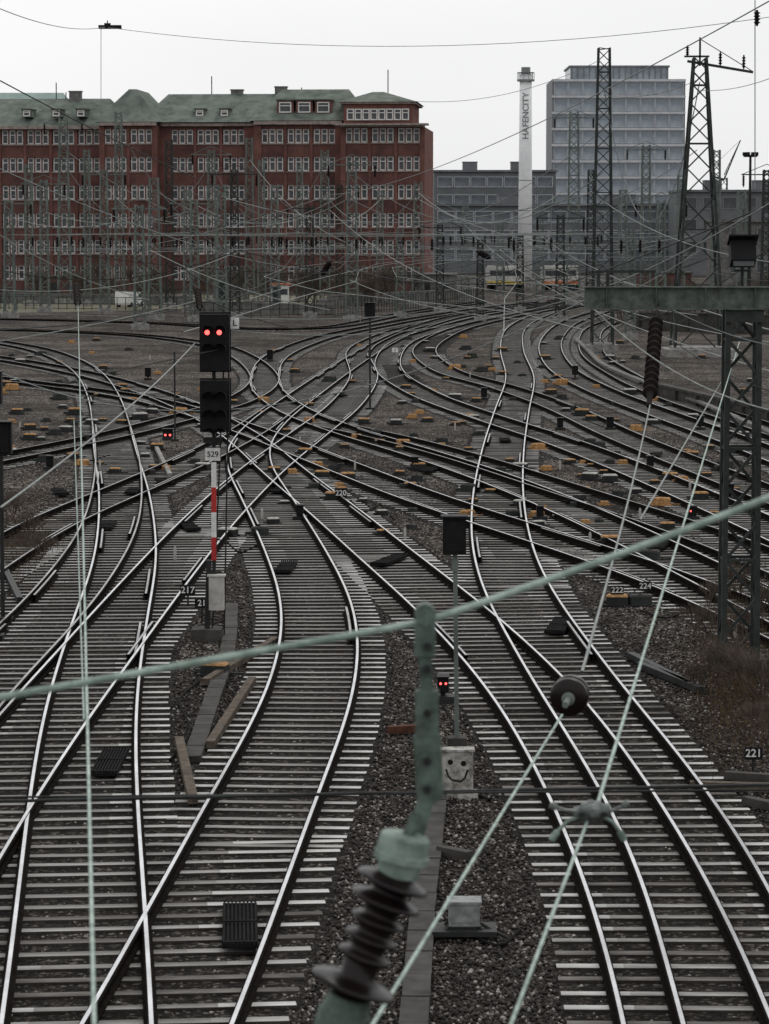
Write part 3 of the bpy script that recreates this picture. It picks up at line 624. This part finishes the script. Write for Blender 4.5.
cme=cm.mesh('track_cover',['cover'])
for i,(x_,y_,an) in enumerate([(110,762,0),(240,925,-8),(286,567,8),(107,526,0),(133,491,0),(190,527,-30),(559,626,25),(165,482,-40),(390,560,45),(430,470,40),(655,455,30),(60,492,-35),(380,440,40),(575,500,40),(660,545,40),(330,470,30),(280,490,25),(505,440,0),(340,395,-35)]):
    p=G(x_,y_,.10); o=mk('track_cover',cme,None,p,math.radians(-an)*.35); o.scale=(.66,1.15 if y_>540 else .9,1); tag(o,'black ribbed cover panel lying between the rails','track cover','ribbed covers between the rails')
def duct(pts,w_,k,lab,z=.05):
    q=crom(pts,10); m=MB(); c=[G(a[0],a[1],z) for a in q]; o=c[0].copy()
    d=[0]
    for a_,b2 in zip(c[:-1],c[1:]): d.append(d[-1]+(b2-a_).length)
    s=0
    while s+1<d[-1]:
        def at(u): return Vector((np.interp(u,d,[v.x for v in c]),np.interp(u,d,[v.y for v in c]),z))
        a_=at(s+.015);b2=at(s+.985); m.bar(a_-o+Vector((random.uniform(-.012,.012),0,random.uniform(-.01,.01))),b2-o,w_,.1,0); s+=1
    oo=m.obj('cable_duct',[k],None,o); tag(oo,lab,'cable duct')
duct([(404,1180),(414,1020),(424,900),(436,800),(440,745)],.30,'concd','row of dark concrete cable duct slabs in the ballast')
duct([(192,760),(212,700),(228,650),(232,600)],.28,'concd','row of dark concrete cable duct slabs in the ballast')
duct([(575,338),(590,352),(600,362),(645,382),(700,402),(780,437),(860,475)],.3,'concm','dark concrete edge beside the curved tracks',.25)
duct([(0,314),(80,316),(190,318),(330,320)],.4,'concm','grey concrete edging at the back of the yard',.2)
for pts in([(440,700),(455,730),(447,760),(470,790),(490,800)],[(200,680),(180,700),(190,730),(170,760)],[(470,935),(500,945),(520,930)],[(640,610),(665,618),(690,612),(720,625)],[(225,540),(240,552),(262,545),(270,560)],[(350,500),(365,512),(380,505),(395,520)],[(60,450),(80,462),(110,455)],[(585,420),(610,428),(640,424)]):
    q=crom(pts,8); c=[G(a[0],a[1],.04) for a in q]; m=MB(); m.tube([v-c[0] for v in c],.022,6); tag(m.obj('loose_cable',['cover'],None,c[0],smooth=True),'black cable snaking over the ballast','cable','loose cables on the ballast')
for x0_,y0_,x1_,y1_,k in((179,740,193,800,'wood'),(210,745,252,680,'wood'),(205,682,275,640,'wood'),(155,445,170,475,'conc'),(725,775,800,780,'concd'),(690,785,790,788,'wood'),(745,800,800,812,'concd'),(630,655,700,690,'steel_d'),(640,665,690,685,'steel_d'),(440,850,470,856,'concd'),(0,560,20,600,'steel_d'),(388,730,420,728,'rust')):
    a=G(x0_,y0_,.09);b_=G(x1_,y1_,.09); m=MB(); m.bar((0,0,0),b_-a,.14,.12); tag(m.obj('loose_beam',[k],None,a),'old beam lying loose on the ballast','beam','loose beams on the ballast')
b=G(464,938); t=thing('trackside_box',b,'grey metal trackside box on a dark frame','equipment box')
m=MB(); m.box((0,0,.3),(.36,.3,.26)); m.box((0,0,.445),(.4,.34,.03)); m.box((-.02,-.155,.3),(.26,.01,.16)); m.obj('box_body',['grey'],t)
m=MB(); m.box((0,0,.1),(.75,.5,.06)); 
for x_ in(-.3,.3): m.bar((x_,-.2,0),(x_*.5,-.1,.2),.04); m.bar((x_,.2,0),(x_*.5,.1,.2),.04)
m.tube([(.15,0,.2),(.35,-.1,.1),(.5,-.1,.03)],.02); m.obj('frame',['steel_d'],t)
# ---------------------------------------------------------------- buildings
def win_mesh(w_,h_,bars=1,f=.15):
    m=MB(); m.box((0,.03,0),(w_-.02,.04,h_-.02),1)
    m.box((-w_/2+f/2,-.03,0),(f,.1,h_));m.box((w_/2-f/2,-.03,0),(f,.1,h_));m.box((0,-.03,h_/2-f/2),(w_-2*f,.1,f));m.box((0,-.03,-h_/2+f/2),(w_-2*f,.1,f))
    if bars: m.box((0,-.035,h_*.15),(w_-2*f,.08,.12))
    return m
def windows(parent,pos,w_,h_,mats,bars=1,name='window',first=100,f=.15):
    m=win_mesh(w_,h_,bars,f); me=m.mesh(name,mats)
    for p in pos[:first]: mk(name,me,parent,p)
    if len(pos)>first:
        r=MB()
        for p in pos[first:]:
            r.add([Vector(v)+Vector(p) for v in m.v],m.f); r.m[-len(m.f):]=m.m
        o=r.obj(name+'_rows',mats,parent); o['kind']='stuff'
DB=400.0
def X(px,D): return (px-384.5)*D/F
def Zs(py,D): return P(384,py,D).z
bo=Vector((X(433,DB),DB,0))
t=thing('brick_office_building',bo-Vector((.9,0,0)),'long red brick office building with green hipped roofs','building',rz=math.radians(-4))
W=MB(); B2=MB(); T=MB(); RF=MB(); pos=[]
rows=[136,164,192,220,247,273]
def block(xa,xb,D,eave,depth,rowset,grp=3,ww=.84,gap=.16,pier=.62,corner=.5):
    x0_=X(xa,DB)-bo.x;x1_=X(xb,DB)-bo.x; y=D-DB; ze=Zs(eave,DB)
    W.box(((x0_+x1_)/2,y+depth/2+.4,ze/2),(x1_-x0_,depth,ze))
    gw=grp*ww+(grp-1)*gap; n=max(1,int((x1_-x0_-2*corner+pier)/(gw+pier))); tot=n*gw+(n-1)*pier; s0=(x0_+x1_)/2-tot/2
    W.box(((x0_+s0)/2,y+.05,ze/2),(s0-x0_,.7,ze)); W.box(((x1_+s0+tot)/2,y+.05,ze/2),(x1_-s0-tot,.7,ze))
    for k in range(n-1): W.box((s0+(k+1)*gw+k*pier+pier/2,y+.13,ze/2),(pier*.6,.58,ze-.1)); 
    zc=[Zs(r,DB) for r in rowset]; hh=1.85
    for i,z in enumerate(zc):
        top=z+hh/2; prev=(zc[i-1]-hh/2) if i else ze
        B2.box(((x0_+x1_)/2,y+.20,(top+prev)/2),(x1_-x0_-.1,.42,max(.05,prev-top)))
        T.box((s0+tot/2,y-.08,z-hh/2-.09),(tot+.3,.15,.16))
    z=zc[-1]-hh/2-.17
    if z>0: B2.box(((x0_+x1_)/2,y+.18,z/2),(x1_-x0_-.1,.46,z))
    for k in range(n):
        for z in zc:
            for q in range(grp): pos.append((s0+k*(gw+pier)+ww/2+q*(ww+gap),y+.30,z))
        for q in range(grp-1): W.box((s0+k*(gw+pier)+ww+q*(ww+gap)+gap/2,y+.22,ze/2),(gap*.98,.32,ze-.2))
    T.box(((x0_+x1_)/2,y-.1,ze+.2),(x1_-x0_-.05,1.4,.42)); 
    return x0_,x1_,y,ze
def hip(x0_,x1_,y0_,y1_,z0,z1,insx0,insx1,over=.6):
    x0_-=over;x1_+=over;y0_-=over;y1_+=over; ym=(y0_+y1_)/2
    RF.add([(x0_,y0_,z0),(x1_,y0_,z0),(x1_,y1_,z0),(x0_,y1_,z0),(x0_+insx0,ym,z1),(x1_-insx1,ym,z1)],[(0,1,5,4),(1,2,5),(2,3,4,5),(3,0,4),(3,2,1,0)])
a=block(-130,108,DB+1.5,128,16,rows); hip(a[0],a[1]+2.2,a[2],a[2]+16,a[3]+.42,Zs(94.5,DB),5,3.2)
a2=block(108,166,DB-2.2,125.5,18,rows)
x0_,x1_=a2[0]-.6,a2[1]+.6; yf=a2[2]-.8; zz=a2[3]+.46; xm=(x0_+x1_)/2; zr=Zs(87.5,DB)
RF.add([(x0_,yf,zz),(x1_,yf,zz),(x1_,yf+20,zz),(x0_,yf+20,zz),(xm-.5,yf+5.0,zr),(xm+.5,yf+5.0,zr),(xm+.5,yf+16,zr),(xm-.5,yf+16,zr)],[(0,1,5,4),(1,2,6,5),(2,3,7,6),(3,0,4,7),(4,5,6,7),(3,2,1,0)])
a3=block(166,262,DB+.6,125.5,17,rows)
b3=block(262,350,DB-1.2,124.5,17,rows)
hip(a3[0]-2.2,b3[0]+2,a3[2]-.6,a3[2]+16.5,a3[3]+.5,Zs(90.5,DB),2.8,.2)
hip(b3[0]-.2,b3[1]+3,b3[2]-.3,a3[2]+15.4,b3[3]+.5,Zs(86.5,DB),3.4,3.2,.4)
a=block(350,433,DB-4,128,20,rows,grp=3,ww=.84,pier=.6)
x0_=X(352,DB)-bo.x;x1_=X(420,DB)-bo.x; zA=a[3]+.42; zB=Zs(104.5,DB)
W.box(((x0_+x1_)/2,5,(zA+zB)/2),(x1_-x0_,15,zB-zA))
pos2=[(x0_+.9+k*(x1_-x0_-1.8)/7,-2.57,(zA+zB)/2-.05) for k in range(8)]
T.box(((x0_+x1_)/2,5,zB+.12),(x1_-x0_+.9,15.9,.24)); hip(x0_,x1_,-2.5,12.5,zB+.25,Zs(90,DB),4,5,.7)
T.box((X(433,DB)-bo.x-5.7,-4.5,zA-.1),(12.4,2.4,.25))
W.obj('wall',['brick'],t); B2.obj('spandrel_wall',['brickd'],t); T.obj('cornice',['stone'],t); RF.obj('roof',['copper'],t)
pos.sort(key=lambda p:-p[0])
wm=win_mesh(.95,1.5).mesh('attic_window',['frame','glass'])
for p in pos2: mk('attic_window',wm,t,p)
windows(t,pos,.83,1.85,['frame','glass'],f=.14)
for px in(292,311,330,205,230,60,30,85):
    big=px in(292,311,330); xx=X(px,DB)-bo.x; zd=Zs(113 if big else 118,DB); w_=2.2 if big else 1.3
    dm=MB(); yy=1.2 if big else 2.4; dm.box((xx,yy+.6,zd+.8),(w_,3.2,1.8 if big else 1.0)); dm.box((xx,yy+.5,zd+(1.8 if big else 1.38)),(w_+.3,3.6,.16),1); o=dm.obj('dormer',['copper' if not big else 'brick','copper'],t)
    wm=win_mesh(w_*.75,1.4 if big else .8); mk('window',wm.mesh('window',['frame','glass']),o,(xx,yy-1.06,zd+.8))
for px,pt in((70,88),(236,87),(281,84)):
    xx=X(px,DB)-bo.x; cmb=MB(); cmb.box((xx,9,Zs(pt+5,DB)),(1.6,1.2,1.4)); cmb.box((xx,9,Zs(pt+5,DB)+.75),(1.8,1.4,.15)); cmb.obj('chimney',['concm'],t)
for q in((50,78),(60,88),(302,84),(390,66),(210,72)): 
    m=MB(); xx=X(q[0],DB)-bo.x; m.cyl((xx,9,Zs(95,DB)),(xx,9,Zs(q[1],DB)),.07); m.obj('antenna',['steel_d'],t)
D=490; o=Vector((X(-20,D),D,0)); t=thing('distant_hall',o,'distant building with pale green metal roof','building')
m=MB(); m.box((0,10,12),(34,20,24)); m.obj('wall',['brickd'],t)
m=MB(); z=Zs(112,D); m.add([(-17.6,-.6,24.1),(17.6,-.6,24.1),(17.6,20.6,24.1),(-17.6,20.6,24.1),(-15,10,Zs(90,D)),(13,10,Zs(90,D))],[(0,1,5,4),(1,2,5),(2,3,4,5),(3,0,4),(3,2,1,0)]); m.obj('roof',[mat('pale_green_sheet',(.25,.33,.30),(.18,.24,.22),scale=.3)],t)
# modern tower
D=620; s_=D/F; o=Vector((X(551,D),D,0)); t=thing('glass_office_tower',o,'modern office tower with gridded blue-grey glass facade','building')
Wd=X(683,D)-X(551,D); zt=Zs(79,D); m=MB(); m.box((Wd/2,12,zt/2),(Wd,23,zt)); m.obj('wall',['modcore'],t)
m=MB(); z1=Zs(66,D); m.box((Wd*.51,12,(zt+z1)/2),(Wd*.74,18,z1-zt)); m.obj('plant_storey',['modglass'],t)
m=MB()
for k in range(17): m.box((Wd*.15+k*Wd*.72/16,2.93,(zt+z1)/2),(.18,.14,(z1-zt)*.98))
m.box((Wd*.51,12,z1+.1),(Wd*.76,18.4,.35)); m.obj('plant_screen',['modcore'],t)
pos=[]; fl=3.3; nc=9
for r in range(17):
    z=zt-1.85-r*fl
    if z<3: break
    for c_ in range(nc): pos.append((.3+(c_+.5)*(Wd-.6)/nc,.44,z))
windows(t,pos,(Wd-.6)/nc-.04,2.65,['mull','modglass'],0,f=.15)
m=MB()
for r in range(18):
    z=zt-r*fl
    if z>0: m.box((Wd/2,.33,z-.25),(Wd+.1,.44,.5))
m.obj('floor_band',['modband'],t)
def wing(xa,xb,D,top,depth,fl,ww,lab,wallk,glk,rf=.5,gap=.9,wh=.55):
    o=Vector((X(xa,D),D,0)); t=thing('office_wing',o,lab,'building'); Wd=X(xb,D)-X(xa,D); zt=Zs(top,D)
    m=MB(); m.box((Wd/2,depth/2+.3,zt/2),(Wd,depth,zt)); m.box((Wd/2,depth/2,zt+.2),(Wd+.5,depth+.5,.4)); m.obj('wall',[wallk],t)
    pos=[]; z=zt-1.9
    while z>2:
        n=int((Wd-1)/(ww+gap))
        for k in range(n): pos.append((.5+(k+.5)*(Wd-1)/n,.26,z))
        z-=fl
    windows(t,pos,ww,fl*wh,['mull' if glk!='glass' else 'grey',glk],0,f=.12)
    for q in(.3,.7): m=MB(); m.box((Wd*q,depth*.4,zt+1.2),(Wd*.12,4,1.6)); m.box((Wd*q,depth*.4,zt+2.05),(Wd*.12+.2,4.2,.12)); m.obj('roof_plant',['modwall'],t)
wing(434,555,580,172,18,3.4,3.0,'low slate-grey office block with ribbon windows','modwall','modgl2',gap=.12,wh=.6)
wing(434,700,540,206,14,3.4,3.2,'long grey building with glazed ribbon windows','modwall','modgl2',gap=.12,wh=.6)
wing(676,800,520,192,16,3.8,2.4,'low dark building with few windows','modwall','glass')
wing(716,830,430,222,14,4.2,1.2,'low grey shed beside the railway','concm','glass',gap=2)
wing(820,1000,600,150,20,3.4,1.6,'tall grey office block with windows','modwall','modglass')
wing(-330,-140,520,120,20,3.4,1.6,'tall grey office block with windows','modwall','glass')
D=500; o=Vector((X(524.5,D),D,0)); t=thing('industrial_chimney',o,'tall slim white chimney with ribbed platform top','chimney')
zt=Zs(74,D); m=MB(); m.lathe((0,0,0),(0,0,zt),[(0,1.2),(.5,1.1),(1,1.0)],20); m.obj('shaft',['chim'],t,smooth=True)
m=MB(); m.cyl((0,0,zt-1.2),(0,0,zt-.9),1.45,n=20); m.cyl((0,0,zt),(0,0,zt+1.1),.75,n=14)
for k in range(10):
    an=k*.628; m.bar((1.4*math.cos(an),1.4*math.sin(an),zt-.9),(1.4*math.cos(an),1.4*math.sin(an),zt+.2),.08)
m.lathe((0,0,zt+.15),(0,0,zt+.27),[(0,1.42),(1,1.42)],20); m.obj('platform',['grey'],t)
m=MB()
for z in np.arange(6,zt-16,5): m.cyl((0,0,z),(0,0,z+.12),1.22-(z/zt)*.2+.02,n=20)
m.obj('hoop_band',['grey'],t)
mk('lettering',text_mesh('HAFENCITY',1.45,'ltr',math.pi/2),t,(0,-1.12,Zs(116,D)))
D=800; o=Vector((X(722,D),D,0)); t=thing('construction_crane',o,'grey luffing construction crane on the skyline','crane')
m=MB(); lattice(m,Zs(178,D),1.6,1.6,.25,.14,1.2); m.obj('tower',['steel_d'],t)
m=MB(); z=Zs(180,D); e=Vector((X(738,D)-o.x,0,Zs(140,D))); 
for q in(-.5,.5): m.bar((0,q,z),e,.22)
m.bar((0,0,z+1.4),e,.18)
for k in range(10):
    u=k/10; m.bar(Vector((0,.5,z)).lerp(e,u),Vector((0,0,z+1.4)).lerp(e,u+.08),.12)
m.bar((0,0,z),(-3,0,z+1),.5,.5); m.bar((-1,0,z),(-1.5,0,z+5),.2); m.bar((-1.5,0,z+5),e,.08); m.obj('jib',['steel_d'],t)
D=300; o=Vector((X(748,D),D,0)); t=thing('yard_floodlight_mast',o,'tall slender lamp mast with crown of lamps','street lamp')
m=MB(); z=Zs(156,D); m.cyl((0,0,0),(0,0,z),.22,.12); m.obj('pole',['steel_d'],t); m=MB(); m.cyl((0,0,z-.1),(0,0,z+.1),.7,n=12)
for k in range(6): an=k*1.047; m.box((.6*math.cos(an),.6*math.sin(an),z+.2),(.35,.35,.35))
m.obj('lamp_crown',['black'],t)
q=P(110,27,120); m=MB(); m.box((0,0,0),(.9,.25,.14)); m.box((-.1,0,.1),(.25,.12,.1)); m.bar((-.1,0,.1),(-.1,0,.25),.04); tag(m.obj('hanging_lamp',['black'],None,q),'flat black lamp hanging from a cable','lamp')
# ---------------------------------------------------------------- yard edge
def wall(px0,py0,px1,py1,h,th,k,lab,name='retaining_wall'):
    a=G(px0,py0);b_=G(px1,py1); d=b_-a; m=MB(); m.bar(Vector((0,0,h/2)),d+Vector((0,0,h/2)),th,h); m.bar(Vector((0,0,h+.06)),d+Vector((0,0,h+.06)),th+.15,.12)
    n=int(d.length/4)
    for i in range(n+1): p=d*(i/max(1,n)); m.box((p.x,p.y,h/2),(.35,th+.3,h-.05),0,Matrix.Rotation(math.atan2(d.y,d.x),3,'Z'))
    tag(m.obj(name,[k],None,a),lab,'wall')
wall(-60,302,190,306,1.0,.3,'concm','low grey concrete wall at the yard edge')
wall(190,311,330,315,.9,.3,'concm','low grey retaining wall behind the tracks')
wall(330,306,470,298,1.0,.3,'concm','low grey concrete wall at the yard edge')
wall(440,290,650,289,1.6,.3,'conc','grey concrete wall behind the far tracks')
wall(660,396,800,430,.5,.3,'concd','dark concrete wall beside the curved tracks')
wall(640,330,790,335,1.4,.3,'concd','dark concrete wall at the yard edge')
def fence(px0,py0,px1,py1,h,lab):
    a=G(px0,py0);b_=G(px1,py1); d=b_-a; n=min(95,int(d.length/.9))
    t=thing('fence',a,lab,'fence')
    m=MB()
    for z in(h*.12,h*.5,h): m.bar((0,0,z),d+Vector((0,0,z)),.06)
    m.obj('fence_rail',['mastd'],t); m=MB(); m.bar((0,0,0),(0,0,h),.07); me=m.mesh('fence_post',['mastd'])
    for i in range(n+1): mk('fence_post',me,t,d*(i/n))
fence(185,318,335,316,1.4,'dark metal railing behind the tracks'); fence(335,316,480,303,1.5,'dark metal railing behind the tracks'); fence(-40,309,185,311,1.3,'dark metal railing at the yard edge')
def van(px,py,rz,lab,bk='white'):
    b=G(px,py); t=thing('parked_van',b,lab,'van','vans parked at the yard edge',rz); t.scale=(.8,.8,.8)
    pr=[(-2.4,.35),(2.3,.35),(2.45,.9),(1.7,1.15),(1.1,1.95),(-2.35,2.05),(-2.45,1.2)]
    m=MB(); n=len(pr); vs=[(x_,-.95,z) for x_,z in pr]+[(x_,.95,z) for x_,z in pr]; m.add(vs,[tuple(range(n)),tuple(range(2*n-1,n-1,-1))]+[(i,(i+1)%n+0,(i+1)%n+n,i+n)[::-1] for i in range(n)]); m.obj('body',[bk],t)
    m=MB(); m.box((1.0,-.955,1.5),(.8,.02,.55)); m.box((1.0,.955,1.5),(.8,.02,.55)); m.add([(1.71,-.85,1.17),(1.71,.85,1.17),(1.14,.8,1.92),(1.14,-.8,1.92)],[(0,1,2,3)]); m.obj('window',['glass'],t)
    for x_ in(-1.5,1.5):
        for y in(-.86,.86): m=MB(); m.cyl((x_,y-.12,.35),(x_,y+.12,.35),.35,n=14); m.obj('wheel',['tyre'],t)
van(130,307,1.2,'white panel van parked near the brick building','white')
def hut(px,py,w_,h_,k,rk,lab):
    b=G(px,py); t=thing('equipment_hut',b,lab,'hut'); m=MB(); m.box((0,w_/2,h_/2),(w_,w_,h_)); m.obj('wall',[k],t)
    m=MB(); m.box((0,w_/2,h_+.08),(w_+.4,w_+.4,.16)); m.obj('roof',[rk],t); m=MB(); m.box((-w_*.2,-.02,1.0),(.9,.05,2.0)); m.obj('door',['mastd'],t); m=MB(); m.box((w_*.25,-.02,1.5),(.7,.04,.6)); m.obj('window',['glass'],t)
hut(280,306,1.8,2.2,'white','orange','small white hut with orange roof trim'); hut(230,300,4,2.6,'concm','concm','grey concrete equipment hut'); hut(435,299,5,2.8,'concm','concm','grey concrete equipment hut')
hut(665,300,6,3,'brickd','concd','brick equipment hut beside tracks'); hut(60,300,4,2.6,'brickd','concd','brick equipment hut beside tracks')
def railcar(px,py,L_,lab,k,k2):
    b=G(px,py); t=thing('railway_carriage',b,lab,'railway carriage','parked carriages')
    m=MB(); m.box((0,0,2.0),(L_,2.8,2.2)); m.box((0,0,3.2),(L_-.4,2.2,.3)); m.obj('body',[k],t)
    m=MB(); m.box((0,0,2.4),(L_-1,2.84,.7)); m.obj('window_strip',['glass'],t); m=MB(); m.box((0,0,1.2),(L_-.1,2.86,.35)); m.obj('stripe',[k2],t)
    m=MB()
    for x_ in(-L_*.38,-L_*.3,L_*.3,L_*.38):
        m.cyl((x_,-.9,.55),(x_,-.7,.55),.45,n=12); m.cyl((x_,.7,.55),(x_,.9,.55),.45,n=12)
    m.box((0,0,.8),(L_*.9,1.8,.2)); m.obj('bogie',['steel_d'],t)
for px,L_,k,k2,n_ in((505,5,'edge','yellow','pale carriage with yellow stripe on a far track'),(560,5,'edge','orange','pale carriage with orange stripe on a far track')):
    railcar(px,291.5,L_,n_,k,k2)
# ---------------------------------------------------------------- bare shrubs
def shrub_mesh(seed,h):
    rd=random.Random(seed); m=MB()
    def grow(p,d,l,r,lev):
        q=p+d*l; m.bar(p,q,r,r)
        if lev==0: return
        for _ in range(rd.randint(3,4)):
            nd=(d+Vector((rd.uniform(-.75,.75),rd.uniform(-.75,.75),rd.uniform(-.1,.45)))).normalized()
            grow(p+d*l*rd.uniform(.45,1),nd,l*rd.uniform(.6,.85),r*.62,lev-1)
    for _ in range(5):
        grow(Vector((rd.uniform(-.4,.4),rd.uniform(-.4,.4),0)),Vector((rd.uniform(-.5,.5),rd.uniform(-.5,.5),1)).normalized(),h*.36,.05,4)
    return m.mesh('bare_shrub',['twig'])
SH=[shrub_mesh(k,3.2) for k in range(4)]
rd=random.Random(3)
for k in range(60):
    px=rd.uniform(-40,440); py=rd.uniform(293,305); p=G(px,py); o=mk('bare_shrub',SH[k%4],None,p,rd.uniform(0,6)); s=rd.uniform(.6,1.6); o.scale=(s,s,s)
    tag(o,'leafless brown shrub in front of the brick building','shrub','bare shrubs along the yard edge')
for k in range(40):
    px=rd.uniform(600,790); py=rd.uniform(296,330); p=G(px,py); o=mk('bare_shrub',SH[k%4],None,p,rd.uniform(0,6)); s=rd.uniform(.5,1.2); o.scale=(s,s,s)
    tag(o,'leafless brown shrub beside the tracks','shrub','bare shrubs along the yard edge')
for k,(px,py,s) in enumerate([(700,640,.28),(728,690,.34),(750,655,.38),(765,705,.4),(715,610,.25),(765,625,.35),(690,690,.2),(40,560,.25),(10,520,.3),(740,600,.3),(25,540,.3),(760,740,.25)]):
    p=G(px,py); o=mk('bare_shrub',SH[k%4],None,p,rd.uniform(0,6)); o.scale=(s*1.2,s*1.2,s); tag(o,'low dry brown bramble on the ballast','shrub','brambles on the ballast')
m=MB()
for k in range(9000):
    if k<6500: px=rd.gauss(742,24); py=rd.gauss(668,42)
    else: px=rd.gauss(20,30); py=rd.gauss(540,25)
    if py<560 and px>500 or py>800: continue
    p=G(px,py); h=rd.uniform(.05,.32); d=Vector((rd.uniform(-.6,.6),rd.uniform(-.6,.6),1)).normalized()*h; a=Vector((rd.uniform(-1,1),rd.uniform(-1,1),0)).normalized()*.008
    m.add([p-a,p+a,p+d],[(0,1,2)])
o=m.obj('dry_weeds',['dry']); o['kind']='stuff'; o['label']='tangle of dry brown weeds on the ballast'; o['category']='weeds'
m=MB(); vs=[G(-60,314,.012),G(60,312,.012),G(190,309,.012),G(340,305,.012),G(330,296,.012),G(140,294,.012),G(-60,294,.012)]; m.add(vs,[(0,1,2,3,4,5,6)]); o=m.obj('grass_verge',[mat('dull_winter_grass',(.15,.143,.10),(.08,.076,.055),scale=.5,spec=.05)]); o['kind']='structure'; o['label']='dull winter grass verge'
